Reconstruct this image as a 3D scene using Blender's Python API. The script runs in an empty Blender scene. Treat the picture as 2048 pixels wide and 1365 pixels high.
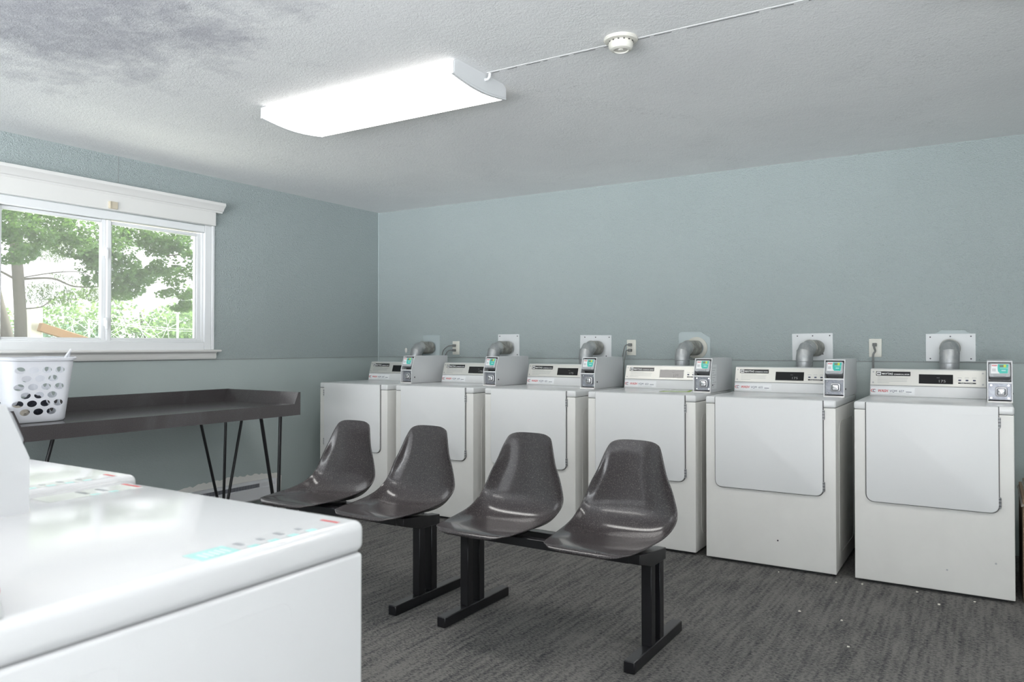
import bpy, bmesh, math, random
from mathutils import Vector, Matrix
from mathutils import noise as mnoise
random.seed(7)
PI = math.pi
scene = bpy.context.scene
COL = scene.collection

# ------------------------------------------------------------------ camera
cam_d = bpy.data.cameras.new('camera')
cam = bpy.data.objects.new('camera', cam_d)
COL.objects.link(cam)
cam.location = (0, 0, 1.2033)
cam.rotation_euler = (PI / 2 + 0.01273, 0, 0.55906)
cam_d.sensor_fit = 'HORIZONTAL'
cam_d.sensor_width = 36
cam_d.lens = 26.731
cam_d.shift_y = -0.00447
cam_d.clip_start = 0.05
cam_d.clip_end = 300
cam_d.dof.use_dof = True
cam_d.dof.focus_distance = 4.3
cam_d.dof.aperture_fstop = 6.3
scene.camera = cam

# ------------------------------------------------------------------ sky, sun, exposure
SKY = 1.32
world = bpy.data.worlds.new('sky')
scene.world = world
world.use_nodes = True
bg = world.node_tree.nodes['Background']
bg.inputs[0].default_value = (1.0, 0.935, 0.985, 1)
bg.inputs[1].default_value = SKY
# lower half of the world brightened beyond the sky to light the ceiling
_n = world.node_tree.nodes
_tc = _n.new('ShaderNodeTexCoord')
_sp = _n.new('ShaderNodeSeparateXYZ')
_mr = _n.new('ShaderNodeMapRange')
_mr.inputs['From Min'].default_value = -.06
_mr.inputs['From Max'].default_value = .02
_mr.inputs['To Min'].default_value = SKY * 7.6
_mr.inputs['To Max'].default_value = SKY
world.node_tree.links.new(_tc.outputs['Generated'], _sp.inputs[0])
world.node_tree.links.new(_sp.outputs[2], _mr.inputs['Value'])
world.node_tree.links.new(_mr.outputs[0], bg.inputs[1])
sun_d = bpy.data.lights.new('sun', 'SUN')
sun_d.energy = 9.0
sun_d.angle = math.radians(1.5)
sun_d.color = (1.0, 0.95, 0.82)
sun = bpy.data.objects.new('sun', sun_d)
COL.objects.link(sun)
sun.rotation_euler = (math.radians(-42), math.radians(-12), 0)
FIX = 6.0            # radiance of the fluorescent diffusers
vs = scene.view_settings
vs.view_transform = 'Standard'
vs.look = 'None'
vs.gamma = 1
vs.exposure = 0.94
vs.use_curve_mapping = False


def portal(name, loc, size, rot):
    l = bpy.data.lights.new(name, 'AREA')
    l.shape = 'RECTANGLE'
    l.size, l.size_y = size
    l.cycles.is_portal = True
    o = bpy.data.objects.new(name, l)
    COL.objects.link(o)
    o.location = loc
    o.rotation_euler = rot
    return o


# room measures
XL, XR, YB, YF, H = -4.7135, 2.3, 5.237, -2.6, 2.42
SEAM = 1.108


# ------------------------------------------------------------------ materials
def mat(name, col=(.8, .8, .8), rough=.5, metal=0.0, spec=.5, coat=0.0, coat_rough=.05):
    m = bpy.data.materials.new(name)
    m.use_nodes = True
    b = m.node_tree.nodes['Principled BSDF']
    b.inputs['Base Color'].default_value = (*col, 1)
    b.inputs['Roughness'].default_value = rough
    b.inputs['Metallic'].default_value = metal
    b.inputs['Specular IOR Level'].default_value = spec
    b.inputs['Coat Weight'].default_value = coat
    b.inputs['Coat Roughness'].default_value = coat_rough
    return m


def nd(m, t, **kw):
    n = m.node_tree.nodes.new(t)
    for k, v in kw.items():
        setattr(n, k, v)
    return n


def lk(m, a, b):
    m.node_tree.links.new(a, b)


def coords(m, scale=(1, 1, 1), rot=(0, 0, 0), loc=(0, 0, 0)):
    tc = nd(m, 'ShaderNodeTexCoord')
    mp = nd(m, 'ShaderNodeMapping')
    mp.inputs['Scale'].default_value = scale
    mp.inputs['Rotation'].default_value = rot
    mp.inputs['Location'].default_value = loc
    lk(m, tc.outputs['Object'], mp.inputs['Vector'])
    return mp.outputs['Vector']


def noise(m, vec, scale, detail=3, rough=.5, dist=0):
    n = nd(m, 'ShaderNodeTexNoise')
    n.inputs['Scale'].default_value = scale
    n.inputs['Detail'].default_value = detail
    n.inputs['Roughness'].default_value = rough
    n.inputs['Distortion'].default_value = dist
    lk(m, vec, n.inputs['Vector'])
    return n.outputs['Fac']


def ramp(m, fac, stops):
    r = nd(m, 'ShaderNodeValToRGB')
    el = r.color_ramp.elements
    while len(el) < len(stops):
        el.new(.5)
    for e, (p, c) in zip(el, stops):
        e.position = p
        e.color = (*c, 1) if len(c) == 3 else c
    lk(m, fac, r.inputs[0])
    return r.outputs[0]


def math_n(m, op, a, b=None, c=None, clamp=False):
    n = nd(m, 'ShaderNodeMath', operation=op)
    n.use_clamp = clamp
    for i, v in enumerate((a, b, c)):
        if v is None:
            continue
        if isinstance(v, (int, float)):
            n.inputs[i].default_value = v
        else:
            lk(m, v, n.inputs[i])
    return n.outputs[0]


def mixc(m, fac, a, b, blend='MIX'):
    n = nd(m, 'ShaderNodeMix', data_type='RGBA', blend_type=blend)
    for s, v in ((n.inputs[0], fac), (n.inputs[6], a), (n.inputs[7], b)):
        if isinstance(v, (int, float)):
            s.default_value = v
        elif isinstance(v, tuple):
            s.default_value = (*v, 1)
        else:
            lk(m, v, s)
    return n.outputs[2]


def bump(m, h, strength=.3, dist=.002):
    b = nd(m, 'ShaderNodeBump')
    b.inputs['Strength'].default_value = strength
    b.inputs['Distance'].default_value = dist
    lk(m, h, b.inputs['Height'])
    lk(m, b.outputs[0], m.node_tree.nodes['Principled BSDF'].inputs['Normal'])


def base(m, sock):
    lk(m, sock, m.node_tree.nodes['Principled BSDF'].inputs['Base Color'])


def wall_material():
    m = mat('wall_paint', rough=.62, spec=.35)
    v = coords(m)
    sep = nd(m, 'ShaderNodeSeparateXYZ')
    lk(m, v, sep.inputs[0])
    big = noise(m, v, 1.1, 3, .6)
    c = ramp(m, big, [(.3, (.440, .500, .492)), (.7, (.475, .535, .525))])
    up = math_n(m, 'GREATER_THAN', sep.outputs[2], SEAM)
    c = mixc(m, math_n(m, 'MULTIPLY', up, .35), c, (.455, .515, .532))
    base(m, c)
    v2 = coords(m, (1, 1, 1.6))
    f = noise(m, v2, 115, 2, .6, .5)
    f2 = noise(m, v2, 44, 2, .55, .9)
    f = math_n(m, 'ADD', f, math_n(m, 'MULTIPLY', f2, .8))
    fs = math_n(m, 'MULTIPLY', f, math_n(m, 'MULTIPLY_ADD', up, .88, .12))
    bump(m, fs, 1.0, .009)
    return m


def ceiling_material():
    m = mat('ceiling_paint', rough=.75, spec=.25)
    v = coords(m)
    a = noise(m, v, .9, 5, .65, .5)
    c = ramp(m, a, [(.32, (.86, .86, .865)), (.62, (.92, .92, .92))])
    # old water stains over the window side, with edges of their own
    sep = nd(m, 'ShaderNodeSeparateXYZ')
    lk(m, v, sep.inputs[0])
    dx = math_n(m, 'SUBTRACT', sep.outputs[0], -2.85)
    dy = math_n(m, 'SUBTRACT', sep.outputs[1], 1.45)
    d = math_n(m, 'SQRT', math_n(m, 'ADD', math_n(m, 'MULTIPLY', dx, dx), math_n(m, 'MULTIPLY', math_n(m, 'MULTIPLY', dy, dy), 2.2)))
    n2 = noise(m, v, 3.4, 6, .68, .2)
    n2 = math_n(m, 'MULTIPLY', math_n(m, 'SUBTRACT', n2, .5), 2.4)
    s = math_n(m, 'SUBTRACT', 1.10, math_n(m, 'ADD', d, n2))
    s = math_n(m, 'MULTIPLY', s, 1.4, clamp=True)
    n3 = noise(m, v, 14, 6, .75, .3)
    s = math_n(m, 'MULTIPLY', s, math_n(m, 'MULTIPLY_ADD', n3, 1.7, .05), clamp=True)
    c = mixc(m, math_n(m, 'MULTIPLY', s, .8, clamp=True), c, (.42, .42, .47))
    # grime on the raised stipple in patches
    g = noise(m, v, 1.7, 4, .6, 1.5)
    g = math_n(m, 'MULTIPLY', math_n(m, 'SUBTRACT', g, .52), 5, clamp=True)
    fine = noise(m, v, 60, 3, .6, 1.5)
    fine = math_n(m, 'MULTIPLY', math_n(m, 'SUBTRACT', .47, fine), 6, clamp=True)
    c = mixc(m, math_n(m, 'MULTIPLY', math_n(m, 'MULTIPLY', g, fine), .35), c, (.33, .33, .33))
    base(m, c)
    f = noise(m, v, 62, 3, .6, 1.6)
    f2 = noise(m, v, 26, 3, .6, 1.0)
    bump(m, math_n(m, 'ADD', f, math_n(m, 'MULTIPLY', f2, .7)), .42, .008)
    return m


def carpet_material():
    m = mat('carpet', rough=.95, spec=.1)
    vs_ = coords(m, (62, 190, 1))
    vf = coords(m, (150, 300, 1))
    vb = coords(m, (1, 1, 1))
    vl = coords(m, (46, 3.0, 1))
    a = noise(m, vs_, 1, 3, .6, .4)
    f = noise(m, vf, 1, 2, .6)
    b = noise(m, vb, 2.2, 4, .65, .6)
    l = noise(m, vl, 1, 2, .5, .1)
    s = math_n(m, 'ADD', math_n(m, 'MULTIPLY', a, .62), math_n(m, 'MULTIPLY', f, .18))
    s = math_n(m, 'ADD', s, math_n(m, 'MULTIPLY', b, .12))
    s = math_n(m, 'ADD', s, math_n(m, 'MULTIPLY', l, .25))
    c = ramp(m, s, [(.47, (.050, .052, .056)), (.55, (.118, .117, .115)), (.63, (.215, .207, .195))])
    base(m, c)
    bump(m, math_n(m, 'ADD', f, a), .9, .006)
    return m


def enamel(name, col, rough=.22, dirt=.0):
    m = mat(name, col, rough, spec=.5)
    if dirt:
        v = coords(m)
        a = noise(m, v, 3.5, 4, .6, .5)
        c = ramp(m, a, [(.35, tuple(x * (1 - dirt) for x in col)), (.65, col)])
        base(m, c)
    return m


def shell_material():
    m = mat('fiberglass', rough=.19, spec=.42, coat=.2, coat_rough=.05)
    v = coords(m, (190, 190, 190))
    v2 = coords(m, (260, 380, 240))
    a = noise(m, v, 1, 3, .65, 1.0)
    b = noise(m, v2, 1, 2, .6, .5)
    s = math_n(m, 'MAXIMUM', a, b)
    big = noise(m, coords(m), 6, 2)
    c = ramp(m, s, [(.50, (.036, .031, .033)), (.60, (.058, .051, .053)), (.72, (.20, .175, .165))])
    c = mixc(m, math_n(m, 'MULTIPLY', big, .5), c, (.056, .049, .051))
    base(m, c)
    return m


def emission(name, col, strength):
    m = bpy.data.materials.new(name)
    m.use_nodes = True
    nt = m.node_tree
    nt.nodes.remove(nt.nodes['Principled BSDF'])
    e = nt.nodes.new('ShaderNodeEmission')
    e.inputs[0].default_value = (*col, 1)
    e.inputs[1].default_value = strength
    nt.links.new(e.outputs[0], nt.nodes['Material Output'].inputs[0])
    return m


def glass_material():
    m = bpy.data.materials.new('window_glass')
    m.use_nodes = True
    nt = m.node_tree
    nt.nodes.remove(nt.nodes['Principled BSDF'])
    t = nt.nodes.new('ShaderNodeBsdfTransparent')
    t.inputs[0].default_value = (.90, .95, .94, 1)
    g = nt.nodes.new('ShaderNodeBsdfGlossy')
    g.inputs['Roughness'].default_value = .02
    g.inputs[0].default_value = (.9, .9, .9, 1)
    haze = nt.nodes.new('ShaderNodeBsdfTranslucent')  # faint white veil put into the pane as haze over the view
    haze.inputs[0].default_value = (.85, .9, .9, 1)
    lw = nt.nodes.new('ShaderNodeLayerWeight')
    lw.inputs[0].default_value = .12
    m1 = nt.nodes.new('ShaderNodeMixShader')
    m2 = nt.nodes.new('ShaderNodeMixShader')
    m2.inputs[0].default_value = .06
    nt.links.new(lw.outputs['Fresnel'], m1.inputs[0])
    nt.links.new(t.outputs[0], m1.inputs[1])
    nt.links.new(g.outputs[0], m1.inputs[2])
    nt.links.new(m1.outputs[0], m2.inputs[1])
    nt.links.new(haze.outputs[0], m2.inputs[2])
    nt.links.new(m2.outputs[0], nt.nodes['Material Output'].inputs[0])
    return m


def leaf_material(name, a, b, trans):
    m = bpy.data.materials.new(name)
    m.use_nodes = True
    nt = m.node_tree
    p = nt.nodes['Principled BSDF']
    p.inputs['Roughness'].default_value = .5
    tc = nt.nodes.new('ShaderNodeTexCoord')
    n = nt.nodes.new('ShaderNodeTexNoise')
    n.inputs['Scale'].default_value = 1.7
    n.inputs['Detail'].default_value = 4
    r = nt.nodes.new('ShaderNodeValToRGB')
    r.color_ramp.elements[0].position = .35
    r.color_ramp.elements[0].color = (*a, 1)
    r.color_ramp.elements[1].position = .65
    r.color_ramp.elements[1].color = (*b, 1)
    nt.links.new(tc.outputs['Object'], n.inputs['Vector'])
    nt.links.new(n.outputs['Fac'], r.inputs[0])
    nt.links.new(r.outputs[0], p.inputs['Base Color'])
    t = nt.nodes.new('ShaderNodeBsdfTranslucent')
    t.inputs[0].default_value = (*trans, 1)
    mx = nt.nodes.new('ShaderNodeMixShader')
    mx.inputs[0].default_value = .45
    nt.links.new(p.outputs[0], mx.inputs[1])
    nt.links.new(t.outputs[0], mx.inputs[2])
    nt.links.new(mx.outputs[0], nt.nodes['Material Output'].inputs[0])
    return m


def metal_dirty(name, a, b, rough=.32, scale=9, metal=.85):
    m = mat(name, a, rough, metal)
    v = coords(m)
    n = noise(m, v, scale, 4, .65, .8)
    base(m, ramp(m, n, [(.42, a), (.62, b)]))
    return m


def table_material():
    m = mat('laminate', rough=.17, spec=.5)
    v = coords(m)
    f = noise(m, v, 260, 2, .6)
    c = ramp(m, f, [(.4, (.058, .053, .055)), (.65, (.092, .083, .084))])
    w = noise(m, coords(m, (3.5, 1.2, 1)), 2.2, 5, .65, 1.2)
    w = math_n(m, 'MULTIPLY', math_n(m, 'SUBTRACT', w, .55), 2.5, clamp=True)
    c = mixc(m, math_n(m, 'MULTIPLY', w, .35), c, (.20, .21, .22))
    base(m, c)
    return m


M = dict(
    wall=wall_material(), ceiling=ceiling_material(), carpet=carpet_material(),
    wall_plain=mat('painted_cover', (.455, .52, .53), .5),
    trim=mat('trim_white', (.80, .79, .77), .35),
    vinyl=mat('vinyl_white', (.86, .87, .88), .3),
    cream=enamel('enamel_cream', (.80, .79, .76), .30, .05),
    white=enamel('enamel_white', (.76, .765, .765), .20, .015),
    white_satin=enamel('enamel_satin', (.76, .765, .765), .42, .01),
    washer=enamel('enamel_bright', (.75, .75, .755), .12),
    boxgrey=enamel('box_grey', (.71, .715, .725), .35),
    gap=mat('gap_dark', (.045, .045, .045), .7),
    gap_shade=mat('gap_shade_grey', (.13, .13, .13), .6),
    seamgrey=mat('seam_grey', (.30, .30, .30), .6),
    steel=mat('hinge_steel', (.45, .45, .46), .35, .9),
    plate=mat('console_metal', (.70, .69, .65), .42, .6),
    black=mat('black_print', (.012, .012, .014), .25),
    screen=mat('screen_black', (.006, .006, .007), .12),
    digits=mat('lcd_digits', (.30, .30, .30), .5),
    print_white=mat('print_white', (.80, .80, .80), .4),
    red=mat('print_red', (.62, .035, .045), .4),
    navy=mat('print_navy', (.05, .06, .12), .4),
    grey_print=mat('print_grey', (.28, .29, .31), .5),
    sticker=mat('sticker_white', (.84, .85, .86), .3),
    teal=mat('print_teal', (.055, .52, .44), .35),
    teal_pale=mat('print_teal_pale', (.42, .74, .71), .3),
    yellow=mat('print_yellow', (.62, .70, .08), .4),
    olive=mat('print_olive', (.20, .22, .15), .4),
    reader=mat('reader_grey', (.44, .45, .47), .35),
    coin=metal_dirty('coin_plate', (.25, .26, .29), (.34, .35, .38), .36, 30, .5),
    chrome=mat('chrome', (.75, .75, .76), .12, 1.0),
    duct=metal_dirty('galvanised', (.40, .41, .42), (.52, .53, .52), .42, 12, .55),
    duct_old=metal_dirty('duct_tape_aged', (.30, .29, .265), (.50, .49, .45), .5, 14, .45),
    collar=mat('collar_cream', (.60, .59, .53), .6),
    vent_plate=mat('vent_plate', (.74, .76, .77), .4),
    screw=mat('screw_dark', (.07, .07, .08), .4, .6),
    outlet=mat('outlet_ivory', (.76, .75, .68), .35),
    cord=mat('cord_grey', (.20, .205, .20), .45),
    shell=shell_material(),
    blackmetal=mat('black_metal', (.010, .010, .012), .30, 0, .5),
    laminate=table_material(),
    plastic=mat('plastic_white', (.80, .81, .86), .35),
    cloth_dark=mat('cloth_dark', (.03, .032, .045), .9),
    cloth_beige=mat('cloth_beige', (.55, .50, .43), .9),
    diffuser=emission('diffuser_lit', (1.0, .985, .955), FIX),
    diffuser_side=emission('diffuser_side_lit', (1.0, .985, .955), FIX * .14),
    fixture=mat('fixture_white', (.72, .73, .74), .35),
    detector=mat('detector_ivory', (.70, .68, .62), .45),
    card=mat('card_white', (.85, .87, .82), .5),
    green=mat('card_green', (.35, .52, .05), .5),
    brown=mat('cardboard', (.25, .175, .12), .8),
    film=mat('plastic_film', (.50, .47, .44), .25),
    plaster=mat('bare_plaster', (.86, .84, .80), .9),
    beige=mat('beige_plastic', (.62, .55, .43), .5),
    glass=glass_material(),
    heater=mat('heater_white', (.80, .80, .82), .4),
    heater_dark=mat('heater_fins', (.25, .26, .30), .4, .6),
    crumb=mat('crumb', (.70, .68, .60), .8),
    bark=mat('bark', (.075, .065, .055), .9),
    wood=mat('weathered_wood', (.30, .17, .08), .8),
    palewood=mat('pale_post', (.70, .66, .58), .8),
    wire=mat('wire_pale', (.75, .76, .76), .5),
    leaf_a=leaf_material('leaf_maple', (.030, .070, .028), (.080, .145, .050), (.14, .26, .05)),
    leaf_b=leaf_material('leaf_pine', (.07, .12, .05), (.13, .19, .07), (.18, .28, .07)),
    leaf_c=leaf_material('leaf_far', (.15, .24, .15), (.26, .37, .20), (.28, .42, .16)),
    leaf_d=leaf_material('leaf_bush', (.10, .17, .15), (.20, .31, .25), (.22, .33, .22)),
    grass=mat('grass', (.08, .11, .04), .9), paving=mat('bounce_paving', (.62, .61, .58), .9),
    siding=mat('outer_siding', (.5, .5, .48), .8),
)


# ------------------------------------------------------------------ mesh builder
class MB:
    def __init__(s):
        s.bm = bmesh.new()
        s.mats = []

    def mi(s, m):
        m = M[m] if isinstance(m, str) else m
        if m not in s.mats:
            s.mats.append(m)
        return s.mats.index(m)

    def merge(s, b, m, mx=None):
        i = s.mi(m)
        for f in b.faces:
            f.material_index = i
        if mx is not None:
            b.transform(mx)
        me = bpy.data.meshes.new('tmp')
        b.to_mesh(me)
        b.free()
        n0 = len(s.bm.faces)
        s.bm.from_mesh(me)
        s.bm.faces.ensure_lookup_table()
        for f in s.bm.faces[n0:]:
            f.material_index = i
        bpy.data.meshes.remove(me)

    def box(s, x0, x1, y0, y1, z0, z1, m, bev=0, seg=2, mx=None):
        b = bmesh.new()
        bmesh.ops.create_cube(b, size=1)
        b.transform(Matrix.Translation(((x0 + x1) / 2, (y0 + y1) / 2, (z0 + z1) / 2)) @ Matrix.Diagonal((x1 - x0, y1 - y0, z1 - z0, 1)))
        if bev:
            bmesh.ops.bevel(b, geom=b.edges[:], offset=bev, segments=seg, profile=.5, affect='EDGES')
        s.merge(b, m, mx)

    def prism(s, pts, a0, a1, axis, m, bev=0, seg=2, mx=None):
        """pts polygon; axis 'x': pts are (y,z); 'y': (x,z); 'z': (x,y)"""
        b = bmesh.new()

        def P(p, a):
            return {'x': (a, p[0], p[1]), 'y': (p[0], a, p[1]), 'z': (p[0], p[1], a)}[axis]
        lo = [b.verts.new(P(p, a0)) for p in pts]
        hi = [b.verts.new(P(p, a1)) for p in pts]
        b.faces.new(lo)
        b.faces.new(hi[::-1])
        n = len(pts)
        for i in range(n):
            b.faces.new((lo[i], hi[i], hi[(i + 1) % n], lo[(i + 1) % n])[::-1])
        bmesh.ops.recalc_face_normals(b, faces=b.faces[:])
        if bev:
            e = [e for e in b.edges if len(e.link_faces) == 2 and e.calc_face_angle() > .4]
            bmesh.ops.bevel(b, geom=e, offset=bev, segments=seg, profile=.5, affect='EDGES')
        s.merge(b, m, mx)

    def cyl(s, p0, p1, r0, m, r1=None, seg=20, caps=True, mx=None):
        p0, p1 = Vector(p0), Vector(p1)
        r1 = r0 if r1 is None else r1
        b = bmesh.new()
        d = (p1 - p0)
        bmesh.ops.create_cone(b, cap_ends=caps, segments=seg, radius1=r0, radius2=r1, depth=d.length)
        q = d.to_track_quat('Z', 'Y').to_matrix().to_4x4()
        b.transform(Matrix.Translation((p0 + p1) / 2) @ q)
        s.merge(b, m, mx)

    def tube(s, path, r, m, seg=10, closed=False, mx=None):
        path = [Vector(p) for p in path]
        rs = r if isinstance(r, (list, tuple)) else [r] * len(path)
        b = bmesh.new()
        rings = []
        n = len(path)
        up = None
        for i, p in enumerate(path):
            if closed:
                t = (path[(i + 1) % n] - path[i - 1]).normalized()
            else:
                t = (path[min(i + 1, n - 1)] - path[max(i - 1, 0)]).normalized()
            if up is None:
                up = Vector((0, 0, 1)) if abs(t.z) < .9 else Vector((1, 0, 0))
            a = t.cross(up).normalized()
            up = a.cross(t).normalized()
            rings.append([b.verts.new(p + rs[i] * (math.cos(k * 2 * PI / seg) * a + math.sin(k * 2 * PI / seg) * up)) for k in range(seg)])
        for i in range(n if closed else n - 1):
            A, B = rings[i], rings[(i + 1) % n]
            for k in range(seg):
                b.faces.new((A[k], A[(k + 1) % seg], B[(k + 1) % seg], B[k]))
        if not closed:
            b.faces.new(rings[0][::-1])
            b.faces.new(rings[-1])
        bmesh.ops.recalc_face_normals(b, faces=b.faces[:])
        s.merge(b, m, mx)

    def lathe(s, prof, m, centre=(0, 0, 0), seg=32, mx=None):
        b = bmesh.new()
        rings = []
        for r, z in prof:
            rings.append([b.verts.new((r * math.cos(k * 2 * PI / seg), r * math.sin(k * 2 * PI / seg), z)) for k in range(seg)] if r > 1e-6 else [b.verts.new((0, 0, z))])
        for A, B in zip(rings, rings[1:]):
            for k in range(seg):
                k2 = (k + 1) % seg
                if len(A) == 1 and len(B) > 1:
                    b.faces.new((A[0], B[k], B[k2]))
                elif len(B) == 1 and len(A) > 1:
                    b.faces.new((A[k], A[k2], B[0]))
                elif len(A) > 1:
                    b.faces.new((A[k], A[k2], B[k2], B[k]))
        bmesh.ops.recalc_face_normals(b, faces=b.faces[:])
        b.transform(Matrix.Translation(centre))
        s.merge(b, m, mx)

    def text(s, body, size, m, mx, width=None, depth=.0002, shear=0, bold=0):
        cu = bpy.data.curves.new('t', 'FONT')
        cu.body = body
        cu.size = size
        cu.extrude = depth
        cu.shear = shear
        cu.offset = bold
        cu.resolution_u = 3
        o = bpy.data.objects.new('t', cu)
        me = bpy.data.meshes.new_from_object(o)
        b = bmesh.new()
        b.from_mesh(me)
        if width and b.verts:
            w = max(v.co.x for v in b.verts) - min(v.co.x for v in b.verts)
            b.transform(Matrix.Diagonal((width / w, 1, 1, 1)))
        bpy.data.objects.remove(o)
        bpy.data.curves.remove(cu)
        bpy.data.meshes.remove(me)
        s.merge(b, m, mx)

    def build(s, name, parent=None, smooth=38, loc=None):
        me = bpy.data.meshes.new(name)
        s.bm.to_mesh(me)
        s.bm.free()
        for m in s.mats:
            me.materials.append(m)
        if smooth:
            me.shade_smooth()
            me.set_sharp_from_angle(angle=math.radians(smooth))
        o = bpy.data.objects.new(name, me)
        COL.objects.link(o)
        if loc:
            o.location = loc
        if parent:
            o.parent = parent
        return o


def thing(name, label, cat, loc=(0, 0, 0), rz=0, group=None):
    o = bpy.data.objects.new(name, None)
    COL.objects.link(o)
    o.empty_display_size = .1
    o.location = loc
    o.rotation_euler = (0, 0, rz)
    tag(o, label, cat, group)
    return o


def tag(o, label, cat, group=None, kind=None):
    if label:
        o['label'] = label
    if cat:
        o['category'] = cat
    if group:
        o['group'] = group
    if kind:
        o['kind'] = kind
    return o


def structure(o):
    o['kind'] = 'structure'
    return o


def copy_tree(o, parent=None):
    kids = list(o.children)
    c = o.copy()
    COL.objects.link(c)
    c.parent = parent
    for k in kids:
        copy_tree(k, c)
    return c


def frame_mx(org, u, v):
    u, v = Vector(u).normalized(), Vector(v).normalized()
    n = u.cross(v)
    m = Matrix.Identity(4)
    for i in range(3):
        m[i][0], m[i][1], m[i][2], m[i][3] = u[i], v[i], n[i], org[i]
    return m


def rrect(x0, x1, z0, z1, r, corners=(1, 1, 1, 1), n=6):
    """rounded rectangle: corners order bottom-left, bottom-right, top-right, top-left"""
    out = []
    for (cx, cz, a), on in zip(((x0 + r, z0 + r, PI), (x1 - r, z0 + r, 1.5 * PI), (x1 - r, z1 - r, 0), (x0 + r, z1 - r, .5 * PI)), corners):
        if on:
            for k in range(n + 1):
                t = a + k * (PI / 2) / n
                out.append((cx + r * math.cos(t), cz + r * math.sin(t)))
        else:
            sx, sz = (-1 if cx < (x0 + x1) / 2 else 1), (-1 if cz < (z0 + z1) / 2 else 1)
            out.append((x0 if sx < 0 else x1, z0 if sz < 0 else z1))
    return out


# ------------------------------------------------------------------ the room
b = MB()
b.box(XL - .15, XR + .15, YF - .15, YB + .15, -.10, 0, 'carpet')
structure(b.build('floor', smooth=0))
b = MB()
b.box(XL - .5, XR + .5, YF - .5, YB + .5, H, H + .2, 'ceiling')
structure(b.build('ceiling', smooth=0))
# back wall: lower panel, upper textured panel standing a little proud
b = MB()
b.box(XL - .15, XR + .15, YB + .005, YB + .15, 0, SEAM, 'wall')
b.box(XL - .15, XR + .15, YB, YB + .15, SEAM, H, 'wall')
b.box(XL, XR, YB + .001, YB + .02, SEAM - .0035, SEAM, 'seamgrey')  # grey strip paints the shadow line under the upper panel
structure(b.build('wall_back', smooth=0))
# left wall with the window opening
WY0, WY1, WZ0, WZ1 = 2.02, 3.47, 1.17, 2.06
b = MB()
XO = XL - .15
b.box(XO, XL - .004, YF, YB + .15, 0, SEAM, 'wall')
b.box(XO, XL, YF, WY0, SEAM, H, 'wall')
b.box(XO, XL, WY1, YB + .15, SEAM, H, 'wall')
b.box(XO, XL, WY0, WY1, SEAM, WZ0, 'wall')
b.box(XO, XL, WY0, WY1, WZ1, H, 'wall')
b.box(XL - .02, XL - .001, YF, YB, SEAM - .003, SEAM, 'seamgrey')  # painted shadow line carried on along this wall
b.box(XL - .01, XL + .0006, 2.7785, 2.7815, 2.25, H, 'seamgrey')
structure(b.build('wall_left', smooth=0))
# right wall with unseen window; wall behind camera with one enlarged to light room
RY0, RY1, SZ0, SZ1, RZ0, RZ1 = -.9, 1.1, .9, 2.1, .12, 2.2
b = MB()
b.box(XR, XR + .15, YF, RY0, 0, H, 'wall')
b.box(XR, XR + .15, RY1, YB + .15, 0, H, 'wall')
b.box(XR, XR + .15, RY0, RY1, 0, SZ0, 'wall')
b.box(XR, XR + .15, RY0, RY1, SZ1, H, 'wall')
structure(b.build('wall_right', smooth=0))
FX0, FX1 = -4.2, 1.8
b = MB()
b.box(XL - .15, FX0, YF - .15, YF, 0, H, 'wall')
b.box(FX1, XR + .15, YF - .15, YF, 0, H, 'wall')
b.box(FX0, FX1, YF - .15, YF, 0, RZ0, 'wall')
b.box(FX0, FX1, YF - .15, YF, RZ1, H, 'wall')
structure(b.build('wall_front', smooth=0))


def plain_window(name, x0, x1, y0, y1, z0, z1):
    root = structure(thing(name, None, None))
    f = MB()
    t = .06
    if x1 - x0 < y1 - y0:
        for a, c in ((y0, y0 + t), (y1 - t, y1), ((y0 + y1) / 2 - t / 2, (y0 + y1) / 2 + t / 2)):
            f.box(x0, x1, a, c, z0, z1, 'vinyl')
        for a, c in ((z0, z0 + t), (z1 - t, z1)):
            f.box(x0, x1, y0 + t, y1 - t, a, c, 'vinyl')
        g = MB()
        g.box(x0 + .03, x0 + .034, y0 + t, y1 - t, z0 + t, z1 - t, 'glass')
    else:
        for a, c in ((x0, x0 + t), (x1 - t, x1), ((x0 + x1) / 2 - t / 2, (x0 + x1) / 2 + t / 2)):
            f.box(a, c, y0, y1, z0, z1, 'vinyl')
        for a, c in ((z0, z0 + t), (z1 - t, z1)):
            f.box(x0 + t, x1 - t, y0, y1, a, c, 'vinyl')
        g = MB()
        g.box(x0 + t, x1 - t, y0 + .03, y0 + .034, z0 + t, z1 - t, 'glass')
    f.build('window_frame', root, 0)
    g.build('window_pane', root, 0)


plain_window('window_2', XR + .04, XR + .11, RY0, RY1, SZ0, SZ1)
plain_window('fill_window', FX0, FX1, YF - .11, YF - .04, RZ0, RZ1)  # unseen glazing, sized to brighten the room
portal('portal_left', (XL - .16, (WY0 + WY1) / 2, (WZ0 + WZ1) / 2), (WZ1 - WZ0, WY1 - WY0), (0, -PI / 2, 0))
portal('portal_right', (XR + .16, (RY0 + RY1) / 2, (SZ0 + SZ1) / 2), (SZ1 - SZ0, RY1 - RY0), (0, PI / 2, 0))
portal('portal_rear', ((FX0 + FX1) / 2, YF - .16, (RZ0 + RZ1) / 2), (FX1 - FX0, RZ1 - RZ0), (PI / 2, 0, 0))

# caulk bead up the corner
b = MB()
b.cyl((XL + .003, YB - .003, .9), (XL + .003, YB - .003, H), .006, 'wall_plain', seg=8)
structure(b.build('trim_1'))
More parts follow.
